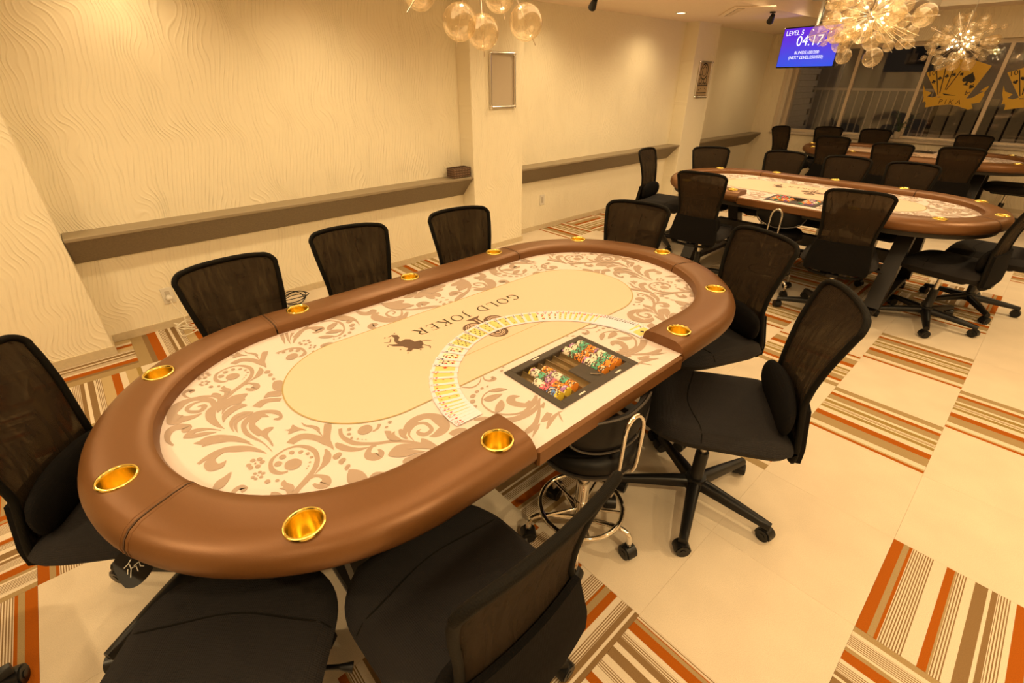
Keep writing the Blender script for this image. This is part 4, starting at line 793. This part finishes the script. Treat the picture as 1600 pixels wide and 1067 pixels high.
def table(loc, rz, label):
    t = thing('poker_table', label, 'poker table', loc, rz, 'oval poker tables')
    for me in secs: put('rail_section', me, t)
    for me in seams: put('seam', me, t)
    for x, y in CUPS: put('cup_holder', CUPM, t, loc=(x, y, .7797))
    put('felt', FELTM, t); put('scroll_print', PRINTM, t, kind='stuff'); put('centre_panel', CENTM, t); put('betting_line', OVALM, t)
    put('jester_emblem', JESTM, t); put('club_emblem', CLUBM, t, loc=(.016, 0, 0)); put('lettering', LETM, t)
    put('underside_board', UNDM, t); put('dealer_edge_band', APRM, t)
    for sy in (-1, 1):
        for k in (0, 1): put('leg', LEGM[k], t, loc=(0, sy*.75, 0))
        put('foot_bar', FOOTM, t, loc=(0, sy*.75, 0))
        for sx in (-1, 1): put('caster', CASW, t, loc=(sx*.53, sy*.75, 0))
    put('stretcher', STRM, t)
    return t
TB = [((2.625, -2.92, 0), 0), ((2.60, .66, 0), -pi/2), ((2.60, 4.10, 0), pi/2)]
table(*TB[0], 'nearest oval poker table with scroll-printed felt and the fan of cards')
table(*TB[1], 'middle oval poker table set crosswise behind the nearest one')
table(*TB[2], 'farthest oval poker table in front of the window wall')

# ------------------------------------------------------------------ chip trays and chips
TRAYM = mat('black_tray', (.045, .035, .026), .42); GRV = mat('tray_groove', (.30, .21, .10), .25, .5)
NT = 9; GY0, GY1, GX0, GX1 = TRY0+.026, TRY1-.026, TRX0+.026, TRX1-.03
PITCH = (GY1-GY0)/NT
rim = MB(); o_, i_ = (TRX0, TRX1, TRY0, TRY1), (GX0, GX1, GY0, GY1)
def ringbox(b, o, i, z0, z1, mi=0):
    b.rbox(o[0], o[1], o[2], i[2], z0, z1, .0012, mi); b.rbox(o[0], o[1], i[3], o[3], z0, z1, .0012, mi); b.rbox(o[0], i[0], i[2], i[3], z0, z1, .0012, mi); b.rbox(i[1], o[1], i[2], i[3], z0, z1, .0012, mi)
ringbox(rim, o_, i_, .7405, .7445); ringbox(rim, (GX0-.003, GX1+.003, GY0-.003, GY1+.003), i_, .700, .741); RIMM = rim.mesh('tray_rim', TRAYM)
b = MB(); 
for k in range(NT):
    yc = GY0+(k+.5)*PITCH; L = []
    for j in range(9):
        a = pi*j/8; L.append((yc-PITCH/2*.97*cos(a), .7335-.019*sin(a)))
    vs = [(x, y, z) for x in (GX0, GX1) for y, z in L]; b.add(vs, [(j, j+1, j+10, j+9) for j in range(8)])
    b.box(GX0, GX1, yc+PITCH*.485, yc+PITCH*.515, .715, .7365)
GRVM = b.mesh('grooves', GRV, 60)
b = MB().rbox(.425, GX1, GY0+4*PITCH, GY0+6*PITCH, .712, .7400, .002); BOXM = b.mesh('button_box', TRAYM)
b = MB(); b.tube([(.49, GY0+5.0*PITCH, .742), (.515, GY0+5.6*PITCH, .744), (.505, GY0+5.8*PITCH, .742)], .002, 6); RINGM = b.mesh('key_ring', CHROME)
b = MB(); 
for y in (-.08, .10): b.box(.541, .547, y-.014, y+.014, .7445, .7449)
b.box(.305, .311, -.06, -.03, .7445, .7449)
TAGM = b.mesh('white_marking', WHITEP)
def tray(i, label):
    loc, rz = TB[i]; t = thing('chip_tray', label, 'tray', loc, rz, 'black chip trays')
    put('tray_rim', RIMM, t); put('grooves', GRVM, t); put('button_box', BOXM, t); put('key_ring', RINGM, t); put('white_marking', TAGM, t, kind='stuff'); return t
tray(0, 'black chip tray sunk in the nearest table, filled with coloured chips'); tray(1, 'chip tray in the middle table behind the low stool back'); tray(2, 'dark chip tray on the window side of the farthest table')
CC = {'white': (.80, .74, .62), 'green': (.10, .42, .27), 'orange': (.85, .28, .03), 'purple': (.42, .20, .50), 'pink': (.75, .15, .22), 'blue': (.10, .25, .62), 'yellow': (.85, .62, .06), 'red': (.7, .05, .02)}
BRN = mat('chip_brown', (.10, .055, .03), .5)
def chip(col, seed):
    rnd = random.Random(seed); n = 20; b = MB(); h = .0019; r = .0187; vs = [(sx*h, r*cos(2*pi*k/n), r*sin(2*pi*k/n)) for sx in (-1, 1) for k in range(n)]
    pat = [0 if rnd.random() < .56 else (1 if rnd.random() < .7 else 2) for k in range(n)]
    b.add(vs, [tuple(range(n-1, -1, -1)), tuple(range(n, 2*n))])
    for k in range(n): b.add([vs[k], vs[(k+1) % n], vs[n+(k+1) % n], vs[n+k]], [(0, 1, 2, 3)], pat[k])
    return b.mesh('poker_chip', [mat('chip_'+col, CC[col], .45), BRN, mat('chip_cream', (.78, .68, .5), .5)])
CHM = {c: [chip(c, i*7+s) for s in range(3)] for i, c in enumerate(CC)}
# rows: groove, start x, list of (colour, count)
ROWS = [(0, .405, [('white', 8), ('pink', 7), ('blue', 8), ('yellow', 3)], 'in the shortest row of the tray, %s-side run'),
        (1, .352, [('yellow', 1), ('purple', 2), ('white', 6), ('green', 7), ('purple', 6), ('pink', 4), ('orange', 8), ('purple', 4), ('yellow', 1)], 'in the row with the pink stretch, %s-side run'),
        (2, .372, [('orange', 9), ('purple', 3), ('white', 8), ('green', 6), ('orange', 7)], 'in the short row left of the button box, %s-side run'),
        (6, .332, [('purple', 1), ('white', 7), ('green', 6), ('orange', 9), ('purple', 2), ('white', 7), ('green', 7), ('orange', 6)], 'in the full row right of the button box, %s-side run'),
        (7, .330, [('purple', 2), ('white', 6), ('green', 6), ('orange', 9), ('purple', 2), ('white', 6), ('green', 7), ('orange', 7)], 'in the middle one of three full rows, %s-side run'),
        (8, .334, [('white', 3), ('green', 8), ('orange', 9), ('purple', 3), ('white', 6), ('green', 7), ('orange', 8)], 'in the last full row nearest the ace, %s-side run')]
rnd = random.Random(2)
for g_, x, runs, lab in ROWS:
    half, first = {}, {}
    for col, n_ in runs:
        half[(g_, col)] = half.get((g_, col), 0)+1; first[(g_, col)] = half[(g_, col)] == 1
        for k in range(n_):
            if x > GX1-.003: break
            o = put('poker_chip', CHM[col][rnd.randrange(3)], None, '%s-edged chip %s' % (col, lab % ('dealer' if half[(g_, col)] > 1 or x > .44 and not first[(g_, col)] else 'centre')), 'poker chip', 'poker chips in the nearest tray',
                    loc=(2.625+x, -2.92+GY0+(g_+.5)*PITCH, .7345), rot=(rnd.uniform(0, 6.28), 0, 0))
            x += .00402
b = MB(); cols = ['white', 'green', 'orange', 'purple', 'red', 'pink']; cm_ = [mat('chip_'+c, CC[c], .45) for c in cols]+[BRN]
for g_, x0, x1 in ((0, .34, .52), (1, .34, .52), (2, .36, .52), (3, .38, .52), (6, .34, .52), (7, .34, .52), (8, .34, .52)):
    x = x0; c_ = rnd.randrange(5); k = 0
    while x < x1:
        yc = GY0+(g_+.5)*PITCH; n_ = 14; vs = [(x+s*.0019, yc+.0187*cos(2*pi*j/n_), .7345+.0187*sin(2*pi*j/n_)) for s in (-1, 1) for j in range(n_)]
        b.add(vs, [tuple(range(n_-1, -1, -1)), tuple(range(n_, 2*n_))], c_)
        for j in range(n_): b.add([vs[j], vs[(j+1) % n_], vs[n_+(j+1) % n_], vs[n_+j]], [(0, 1, 2, 3)], 6 if rnd.random() < .35 else c_)
        x += .0042; k += 1
        if k % 8 == 0: c_ = rnd.randrange(5)
o = put('poker_chips', b.mesh('poker_chips', cm_), None, 'rows of coloured chips in the tray of the middle table', 'poker chips', kind='stuff', loc=TB[1][0], rot=(0, 0, TB[1][1]))

# ------------------------------------------------------------------ fan of 52 cards
CI = [(-91.2,438),(-89.9,438),(-87.9,440),(-85.8,437),(-83.7,438),(-81.4,437),(-79.1,438),(-76.3,436),(-72.0,435),(-67.8,433),(-63.3,432),(-58.2,430),(-53.3,426),(-47.7,424),(-42.0,420),(-35.2,418),(-28.1,416),(-21.1,415),(-13.5,414),(-5.6,413),(0.9,412),(7.3,410),(13.1,408),(18.3,406),(23.4,405),(28.1,404),(32.9,404),(37.3,405),(41.2,406),(44.6,408),(47.8,409),(51.0,410),(54.1,411),(57.3,412),(60.5,413),(63.9,415),(67.0,417),(69.5,419),(71.2,421),(72.8,422),(74.3,423),(75.8,423),(77.3,424),(78.8,424),(80.2,425),(81.7,427),(83.1,428),(84.6,430),(86.0,432),(87.4,434),(89.0,436),(92.0,434)]
RK = ['K', 'Q', 'J', '10', '9', '8', '7', '6', '5', '4', '3', '2', 'A']; RN = ['king', 'queen', 'jack', 'ten', 'nine', 'eight', 'seven', 'six', 'five', 'four', 'three', 'two', 'ace']
SU = [('diamond', RED, 'diamonds'), ('club', INK, 'clubs'), ('heart', RED, 'hearts'), ('spade', INK, 'spades')]
def rrect(hw, hh, r, n=4):
    out = []
    for cx, cy, a0 in ((hw-r, hh-r, 0), (-hw+r, hh-r, 90), (-hw+r, -hh+r, 180), (hw-r, -hh+r, 270)): out += [(cx+r*cos(R(a0+90*k/n)), cy+r*sin(R(a0+90*k/n))) for k in range(n+1)]
    return out
CARDM = MB().poly(rrect(.0315, .044, .0035), .00012, th=.0002).mesh('playing_card', CARD)
PANM = MB().poly(rrect(.0195, .033, .0015, 1), .00018).mesh('card_panel', CPANEL)
PIPX = {1: [(0, 0)], 2: [(0, .024), (0, -.024)], 3: [(0, .024), (0, 0), (0, -.024)]}
def pips(n):
    if n <= 3: return PIPX[n]
    L = [(-.011, .024), (.011, .024), (-.011, -.024), (.011, -.024)]
    if n == 5: L.append((0, 0))
    if n in (6, 7, 8): L += [(-.011, 0), (.011, 0)]
    if n >= 7 and n < 9: L.append((0, .012))
    if n == 8: L.append((0, -.012))
    if n >= 9: L += [(-.011, .008), (.011, .008), (-.011, -.008), (.011, -.008)]
    if n == 9: L.append((0, 0))
    if n == 10: L += [(0, .016), (0, -.016)]
    return L
FACE = {}
def face_mesh():
    if 'f' in FACE: return FACE['f']
    b = MB(); rnd = random.Random(9); b.poly(rrect(.018, .030, .001, 1), .0002, 3)
    for k in range(26):
        x, y, w, h = rnd.uniform(-.013, .013), rnd.uniform(-.024, .024), rnd.uniform(.002, .006), rnd.uniform(.002, .006)
        b.poly([(x-w, y), (x, y-h), (x+w, y), (x, y+h)], .00022+k*.000002, k % 4)
    FACE['f'] = b.mesh('court_figure', [RED, INK, mat('court_gold', (.8, .5, .08), .5), mat('court_cream', (.88, .76, .6), .5)]); return FACE['f']
TX, TY = 2.625, -2.92; TILT = R(2.1)
for i, (ph, rr_) in enumerate(CI):
    sname, sm_, spl = SU[i//13]; k = i % 13; a = R(ph)+math.atan2(.0245, .42); rc = rr_/1000-.0335
    cx, cy = TX+.40-rc*cos(a), TY-.005+rc*sin(a); ex, ey = -cos(a), sin(a)
    M_ = Matrix(((sin(a), ex, 0, cx), (cos(a), ey, 0, cy), (0, 0, 1, .74195+.0315*sin(TILT)+.0003), (0, 0, 0, 1))) @ Matrix.Rotation(TILT, 4, 'Y')
    c = put('playing_card', CARDM, None, '%s of %s in the arc of cards' % (RN[k], spl)+(', fully face up beside the rail end' if i == 51 else ''), 'playing card', 'deck spread in an arc on the felt'); c.matrix_world = M_
    n = {'A': 1}.get(RK[k]) or (int(RK[k]) if RK[k].isdigit() else 0)
    if n: put('card_panel', PANM, c)
    else: put('court_figure', face_mesh(), c)
    key = ('p', sname, k)
    if ('i', sname) not in FACE:
        FACE[('i', sname)] = MB().poly(spade(0, 0, .0050, 0, sname), 0).mesh('index_pip', sm_); FACE[('b', sname)] = MB().poly(spade(0, 0, .010, 0, sname), 0).mesh('suit_pip', sm_)
        FACE[('s', sname)] = MB().poly(spade(0, 0, .0042, 0, sname), 0).mesh('suit_pip', sm_)
    put('index_pip', FACE[('i', sname)], c, loc=(-.0262, .0225, .00024)); put('index_pip', FACE[('i', sname)], c, loc=(.0262, -.0225, .00024), rot=(0, 0, pi))
    if 0 < n <= 3:
        for x, y in pips(n): put('suit_pip', FACE[('b' if n == 1 else 's', sname)], c, loc=(x, y, .00024), rot=(0, 0, 0 if y >= 0 else pi))
    elif n:
        if key not in FACE:
            b = MB()
            for x, y in pips(n): b.poly(spade(x, y, .0042, 0 if y >= 0 else pi, sname), .00024)
            FACE[key] = b.mesh('suit_pips', sm_)
        put('suit_pips', FACE[key], c, kind='stuff')
    tm_ = text_mesh(RK[k], .016, sm_)
    put('rank', tm_, c, loc=(-.0258, .0345, .00026)); put('rank', tm_, c, loc=(.0258, -.0345, .00026), rot=(0, 0, pi))

# ------------------------------------------------------------------ mesh-back task chairs (local +x = facing direction)
def bx(z):   # back profile: depth position along height
    P = [(.38, -.262), (.46, -.260), (.54, -.248), (.62, -.238), (.70, -.246), (.78, -.262), (.86, -.286), (.95, -.318)]
    for (a, x0), (b_, x1) in zip(P, P[1:]):
        if z <= b_:
            t = max(0, (z-a)/(b_-a)); return x0+(x1-x0)*t
    return P[-1][1]
def bw(z):   # half width of the back
    P = [(.38, .180), (.46, .182), (.54, .168), (.62, .152), (.70, .158), (.78, .171), (.86, .182), (.95, .189)]
    for (a, x0), (b_, x1) in zip(P, P[1:]):
        if z <= b_:
            t = max(0, (z-a)/(b_-a)); return x0+(x1-x0)*t
    return P[-1][1]
ZT = .940; CR_ = .045
def back_outline(z0=.41):
    pts = []
    zs = [z0+(ZT-CR_-z0)*k/12 for k in range(13)]
    right = [(bw(z), z) for z in zs]
    w = bw(ZT); corner = [(w-CR_+CR_*cos(R(a)), ZT-CR_+CR_*sin(R(a))*.95) for a in (15, 35, 55, 75, 90)]
    top = [(w*.5, ZT+.004), (0, ZT+.006), (-w*.5, ZT+.004)]
    L = right+corner+top+[(-y, z) for y, z in corner[::-1]]+[(-y, z) for y, z in right[::-1]]
    bc = [(-bw(z0)*.8, z0-.03), (-.06, z0-.04), (.06, z0-.04), (bw(z0)*.8, z0-.03)]
    return L, bc
def curv(y): return .022*(abs(y)/.2)**2   # edges come forward
OL, OB = back_outline()
P3 = [Vector((bx(z)+curv(y), y, z)) for y, z in OL+OB]
RIMB = MB().tube(smooth(P3, 2, True), .0105, 8, closed=True).mesh('backrest_rim', FRAMEM, 180)
def sheet(z0, z1, off, nz=14, ny=10, th=.003, shrink=.006):
    b = MB(); vs = []
    for s in (0, 1):
        for i in range(nz+1):
            z = z0+(z1-z0)*i/nz
            w = bw(z)-shrink
            if z > ZT-CR_: w = bw(ZT)-CR_+CR_*sqrt(max(0, 1-((z-(ZT-CR_))/CR_)**2))-shrink*.5
            for j in range(ny+1):
                y = -w+2*w*j/ny; vs.append((bx(z)+curv(y)+off-s*th, y, z))
    q = (nz+1)*(ny+1); fs = []
    for i in range(nz):
        for j in range(ny):
            a = i*(ny+1)+j; fs.append((a, a+1, a+ny+2, a+ny+1)); fs.append((q+a, q+a+ny+1, q+a+ny+2, q+a+1))
    for i in range(nz):
        a = i*(ny+1); fs.append((a, a+ny+1, q+a+ny+1, q+a)); a += ny; fs.append((a, q+a, q+a+ny+1, a+ny+1))
    for j in range(ny):
        fs.append((j, q+j, q+j+1, j+1)); a = nz*(ny+1)+j; fs.append((a, a+1, q+a+1, q+a))
    return b.add(vs, fs)
MESHB = sheet(.44, ZT-.002, .0, 20, 10, .0015).mesh('backrest_mesh', MESHC, 180)
LOWB = sheet(.400, .60, -.008, 9, 8, .016, -.004).mesh('lower_back_cover', FABD, 50)
b = MB()   # lumbar cushion in front of the lower back
nu, nv = 14, 12; vs = []
for i in range(nu+1):
    a = pi*i/nu
    for j in range(nv):
        t = 2*pi*j/nv; y = -.185*cos(a); k = sin(a)**.55
        vs.append((bx(.55)+.040+.030*k*cos(t)+curv(y)*.9, y, .545+.085*k*sin(t)))
b.add(vs, [(i*nv+j, i*nv+(j+1) % nv, (i+1)*nv+(j+1) % nv, (i+1)*nv+j) for i in range(nu) for j in range(nv)]); LUMB = b.mesh('lumbar_pad', FABD, 180)
def seat_w(x):   # half width along the depth
    t = (x+.245)/.49; return .232*(1-max(0, (t-.62)/.38)**2.4*.42)*(1-max(0, (.18-t)/.18)**2*.16)
def seat_mesh(zt, th, m):
    b = MB(); nx, ny = 22, 16; top = []
    for s in (1, -1):
        for i in range(nx+1):
            x = -.245+.49*i/nx; w = seat_w(x)
            for j in range(ny+1):
                v_ = -1+2*j/ny; y = w*v_; e = min(1, max(0, (1-abs(v_))/.16)); ex_ = min(1, max(0, min(i, nx-i)/3.2)); k = sqrt(max(0, 1-(1-e)**2))*sqrt(max(0, 1-(1-ex_)**2))
                fall = max(0, (x-.10)/.145)**2*.030
                z = zt-fall-.010*max(0, 1-(y/.15)**2)*max(0, 1-(x/.18)**2) if s > 0 else zt-th-fall*.5
                top.append((x, y, (zt-th*.5-fall*.8)+(z-(zt-th*.5-fall*.8))*k))
    q = (nx+1)*(ny+1); fs = []
    for i in range(nx):
        for j in range(ny):
            a = i*(ny+1)+j; fs.append((a, a+ny+1, a+ny+2, a+1)); fs.append((q+a, q+a+1, q+a+ny+2, q+a+ny+1))
    return b.add(top, fs).mesh('seat', m, 60)
SEATM = seat_mesh(.482, .078, FABRIC)
SEAM2 = MB().tube([(.085+.018*cos(pi*k/24*2-pi), -.224+.448*k/24, (.4822-.010*max(0, 1-((-.224+.448*k/24)/.15)**2)*.78)-(.030 if k in (0, 24) else (.006 if k in (1, 23) else 0))) for k in range(25)], .0026, 6).mesh('seat_seam', FRAMEM)
SIDEP = MB().tube(smooth([Vector((x, s*(seat_w(x)+.0), .446)) for s, xs_ in ((1, (-.2, -.1, 0, .1, .2)), (-1, (.2, .1, 0, -.1, -.2))) for x in xs_], 3, True), .003, 6, closed=True).mesh('seat_piping', FRAMEM)
PANM_ = MB().rbox(-.17, .17, -.15, .15, .375, .41, .012).rbox(-.275, -.1, -.035, .035, .36, .385, .005).mesh('seat_pan', PLAST)
BARM = MB().tube(smooth([Vector(p) for p in ((-.10, 0, .372), (-.20, 0, .366), (-.250, 0, .385), (-.262, 0, .43))], 4), .016, 8).mesh('back_bracket', PLAST, 50)
LEVM = MB().tube([(.02, -.05, .385), (.02, -.24, .378), (.02, -.27, .372)], [.006, .006, .013], 8).mesh('height_lever', PLAST, 50)
COLM = MB().lathe([(.014, .22), (.014, .40)], 16).mesh('gas_column', STEEL, 50)
SHRM = MB().lathe([(.0, .26), (.024, .26), (.026, .255), (.026, .09), (.031, .085)], 18).mesh('column_shroud', PLAST, 50)
b = MB(); b.lathe([(0, .13), (.040, .125), (.046, .10), (.044, .07), (0, .065)], 20); HUBM = b.mesh('star_base', PLAST, 50)
b = MB(); LN = 8; vs = []
for i in range(LN+1):
    t = i/LN; x = .035+t*.275; w = .026-.009*t; zt = .118-.035*t**1.3; zb = .078-.018*t
    vs += [(x, -w, zb), (x, -w*.95, zt-.010), (x, -w*.5, zt), (x, w*.5, zt), (x, w*.95, zt-.010), (x, w, zb)]
fs = [(i*6+j, i*6+(j+1) % 6, (i+1)*6+(j+1) % 6, (i+1)*6+j) for i in range(LN) for j in range(6)]+[(5, 4, 3, 2, 1, 0), tuple(LN*6+k for k in range(6))]
LEGB = b.add(vs, fs).mesh('base_leg', PLAST, 50)
b = MB()
for s in (-1, 1): b.tube([(0, s*.005, .026), (0, s*.024, .026)], .026, 18); b.tube([(0, s*.024, .026), (0, s*.026, .026)], .012, 10)
WHEELM = b.mesh('wheel', RUBBER, 40)
b = MB(); L = []
for k in range(9):
    a = R(-10+200*k/8); L.append((.031*cos(a), .031*sin(a)+.026))
vs = [(x, y, z) for y in (-.020, .020) for x, z in L]; fs = [(k, k+1, 10+k, 9+k) for k in range(8)]+[tuple(range(8, -1, -1)), tuple(range(9, 18))]
b.add(vs, fs); b.tube([(.0, 0, .05), (0, 0, .075)], .011, 8); HOODM = b.mesh('caster', PLAST, 40)
def make_chair():
    t = thing('task_chair', '', 'chair')
    for nm, me in (('backrest_rim', RIMB), ('backrest_mesh', MESHB), ('lower_back_cover', LOWB), ('lumbar_pad', LUMB), ('seat', SEATM), ('seat_seam', SEAM2), ('seat_pan', PANM_), ('back_bracket', BARM), ('height_lever', LEVM), ('gas_column', COLM)):
        o = put(nm, me, t); o['raised'] = 1
    put('column_shroud', SHRM, t); base = put('star_base', HUBM, t)
    for k in range(5):
        a = 2*pi*k/5; put('base_leg', LEGB, base, rot=(0, 0, a))
        c = put('caster', HOODM, base, loc=(.30*cos(a), .30*sin(a), 0), rot=(0, 0, a+1.1+k*.9))
        w = put('caster_wheel', WHEELM, base, loc=(.30*cos(a), .30*sin(a), 0), rot=(0, 0, a+1.1+k*.9))
    return t
CH = [  # x, y, facing degrees, base turn, raise, label, group
 (2.10, -3.57, 4.8, 0, -.005, 'mesh chair leftmost of three along the wall side of the nearest table', 'a'),
 (1.93, -3.05, -10, 20, -.015, 'mesh chair in the middle of the wall-side row at the nearest table', 'a'),
 (2.00, -2.42, -9.5, 40, -.015, 'mesh chair in front of the pier, rightmost of the wall-side row', 'a'),
 (2.40, -1.80, -75, 10, -.005, 'mesh chair behind the far left of the nearest table end', 'a'),
 (2.99, -1.90, -112, 30, .005, 'mesh chair tucked at the far right curve of the nearest table', 'a'),
 (3.345, -2.40, 213, 7, .03, 'mesh chair beside the dealer stool, seat and star base in full view', 'a'),
 (3.27, -3.57, -178, 18, .03, 'mesh chair in the foreground seen from above with its back to the camera', 'a'),
 (3.07, -4.05, 142, 60, .03, 'chair in the bottom-left foreground showing only its black seat', 'a'),
 (2.37, -4.05, 57, 25, .0, 'mesh chair at the left picture edge against the table end', 'a'),
 (2.42, -4.84, 100, 1, .0, 'chair almost wholly outside the frame, one base end in the bottom-left corner', 'a'),
 (1.51, 1.06, -52, 0, -.01, 'mesh chair at the far left curve of the middle table', 'b'),
 (2.05, 1.24, -82, 20, -.01, 'second mesh chair from the left behind the middle table', 'b'),
 (2.60, 1.16, -87, 40, .005, 'third mesh chair from the left behind the middle table', 'b'),
 (3.07, 1.15, -92, 10, .005, 'mesh chair on the right behind the middle table', 'b'),
 (2.06, -.07, 98, 15, .01, 'mesh chair left of the low stool, back to the camera, at the middle table', 'b'),
 (3.08, .0, 100, 30, .02, 'mesh chair right of the low stool, back to the camera, at the middle table', 'b'),
 (1.28, .62, 8, 22, .0, 'narrow side-on mesh chair at the left end of the middle table', 'b'),
 (3.63, .42, 170, 41, .0, 'mesh chair at the near right end of the middle table, star base visible', 'b'),
 (3.80, .98, 178, 50, .0, 'mesh chair partly hidden at the far right end of the middle table', 'b'),
 (1.12, 4.32, -20, 0, .0, 'narrow side-on chair at the left end of the farthest table', 'c'),
 (1.40, 4.86, -70, 10, -.02, 'mesh chair in the far left corner by the window', 'c'),
 (1.97, 4.80, -84, 30, -.01, 'mesh chair below the potted plant by the window', 'c'),
 (3.06, 4.80, -88, 40, -.01, 'mesh chair behind the farthest table under the gold decal', 'c'),
 (1.85, 3.69, 95, 10, .0, 'mesh chair on the near left side of the farthest table', 'c'),
 (2.56, 3.26, 98, 20, .01, 'mesh chair at the near middle of the farthest table', 'c'),
 (3.16, 3.36, 95, 30, .01, 'mesh chair at the near right of the farthest table', 'c'),
 (3.62, 4.42, 190, 40, .0, 'chair at the right end of the farthest table, seat edge visible', 'c'),
]
GR = {'a': 'mesh chairs around the nearest table', 'b': 'mesh chairs around the middle table', 'c': 'mesh chairs around the farthest table'}
proto = make_chair()
for i, (x, y, a, bt, dz, lab, g_) in enumerate(CH):
    c = proto if i == 0 else copy_tree(proto)
    c['label'] = lab; c['group'] = GR[g_]; c.location = (x, y, 0); c.rotation_euler = (0, 0, R(a))
    for k in c.children:
        if k.get('raised'): k.location.z = dz
        if k.name.startswith('star_base'): k.rotation_euler.z = R(bt)

# ------------------------------------------------------------------ dealer stools
def stool(x, y, face, label, base):
    t = thing('dealer_stool', label, 'stool', (x, y, 0), R(face), 'dealer stools')
    MB().lathe([(0, .53), (.11, .532), (.150, .525), (.166, .508), (.168, .485), (.155, .465), (.10, .458), (0, .458)], 32).obj('seat', VINYL, t, True)
    MB().lathe([(.155, .4665), (.171, .470), (.172, .462), (.155, .458)], 32).obj('seat_edge', VINYLG, t, True)
    # curved back pad
    b = MB(); nu, nv = 22, 10; vs = []
    for i in range(nu+1):
        u = -1+2*i/nu; hgt = .060*sqrt(max(0, 1-abs(u)**3.2))+.003; th = R(u*41)
        for j in range(nv):
            a = 2*pi*j/nv; r = .26+.018*cos(a); vs.append((-r*cos(th)+.12, r*sin(th)*1.02, .645+hgt*sin(a)-.02*(1-abs(u))))
    b.add(vs, [(i*nv+j, i*nv+(j+1) % nv, (i+1)*nv+(j+1) % nv, (i+1)*nv+j) for i in range(nu) for j in range(nv)]+[tuple(range(nv-1, -1, -1)), tuple(nu*nv+j for j in range(nv))])
    b.obj('back_pad', VINYL, t, True)
    pp = []
    for i in range(nu+1):
        u = -1+2*i/nu; hgt = .060*sqrt(max(0, 1-abs(u)**3.2))+.003; th = R(u*41); pp.append(Vector((-.274*cos(th)+.12, .279*sin(th), .645+hgt-.02*(1-abs(u)))))
    for i in range(nu, -1, -1):
        u = -1+2*i/nu; hgt = .060*sqrt(max(0, 1-abs(u)**3.2))+.003; th = R(u*41); pp.append(Vector((-.274*cos(th)+.12, .279*sin(th), .645-hgt-.02*(1-abs(u)))))
    MB().tube(pp, .004, 6, closed=True).obj('pad_piping', VINYLG, t, True)
    P = [Vector(p) for p in ((-.05, -.04, .452), (-.15, -.04, .452), (-.178, -.04, .48), (-.184, -.04, .60), (-.184, -.034, .680), (-.184, 0, .71), (-.184, .034, .680), (-.184, .04, .60), (-.178, .04, .48), (-.15, .04, .452), (-.05, .04, .452))]
    MB().tube(smooth(P, 4), .0075, 10).obj('back_tube', CHROME, t, True)
    MB().box(-.05, .09, -.06, .06, .445, .459).obj('seat_plate', BLACKM, t)
    MB().lathe([(.014, .36), (.014, .45)], 16).obj('gas_column', CHROME, t, True)
    MB().lathe([(.026, .375), (.029, .37), (.029, .345), (.026, .34)], 20).obj('column_cap', PLAST, t, True)
    MB().lathe([(.0255, .34), (.0255, .20), (.028, .198), (.028, .188), (.022, .186), (.022, .10), (.024, .10), (.024, .075), (0, .07)], 24).obj('column_sleeve', CHROME, t, True)
    ring = MB(); ring.tube([(.155*cos(2*pi*k/48), .155*sin(2*pi*k/48), .165) for k in range(48)], .0095, 10, closed=True); ring.obj('foot_ring', CHROME, t, True)
    sp = MB().tube([(.022, 0, .15), (.152, 0, .165)], .006, 8).mesh('ring_spoke', CHROME, 50)
    lg = MB().tube(smooth([Vector(p) for p in ((.018, 0, .095), (.10, 0, .115), (.16, 0, .125), (.195, 0, .105), (.20, 0, .062))], 4), .011, 10).mesh('leg', CHROME, 50)
    for k in range(5):
        a = 2*pi*k/5+R(base); put('ring_spoke', sp, t, rot=(0, 0, a+.25)); l = put('leg', lg, t, rot=(0, 0, a))
        put('caster', HOODM, l, loc=(.20, 0, 0), rot=(0, 0, k*1.3)); put('caster_wheel', WHEELM, l, loc=(.20, 0, 0), rot=(0, 0, k*1.3))
    return t
stool(3.14, -2.905, 172, 'black vinyl dealer stool with chrome foot ring beside the nearest tray', 62)
stool(2.58, .18, 92, 'black dealer stool with a bright chrome back hoop at the middle table', 30)
stool(2.62, 4.98, -90, 'black dealer stool between the farthest table and the window', 20)

# pick-shaped tag hanging below the rail
tg = thing('hanging_tag', 'small black rounded-triangle tag with a white mark under the nearest rail', 'tag', (2.80, -4.118, .60), 0)
tg.rotation_euler = Vector((-1.07, -.18, -.97)).to_track_quat('Y', 'Z').to_euler()
L = [(-.030, .030), (-.034, -.020), (-.026, -.036), (-.008, -.040), (.018, -.030), (.036, -.008), (.030, .018), (.0, .045)]
P = smooth([Vector((x, 0, z)) for x, z in L], 3, True); n_ = len(P); b = MB(); b.add([(p.x, y, p.z) for y in (-.003, .003) for p in P], [tuple(range(n_)), tuple(range(2*n_-1, n_-1, -1))]+[(i, n_+i, n_+(i+1) % n_, (i+1) % n_) for i in range(n_)])
b.obj('tag_plate', PLAST, tg)
b = MB()
for st_ in ([(-.022, .012), (-.010, .016), (.0, .024)], [(-.008, .014), (-.010, .0), (-.020, -.020)], [(-.010, .002), (.002, .0), (.0, -.016)], [(-.002, .004), (.012, .006), (.010, -.006), (.016, -.012)], [(-.016, .004), (-.022, -.008)]):
    b.tube([(x*.8, -.0035, z*.8) for x, z in st_], .0012, 5)
b.obj('white_mark', WHITEP, tg); MB().tube([(0, 0, .04), (.0, .02, .06), (0, .05, .095)], .0015, 5).obj('cord_loop', PLAST, tg)
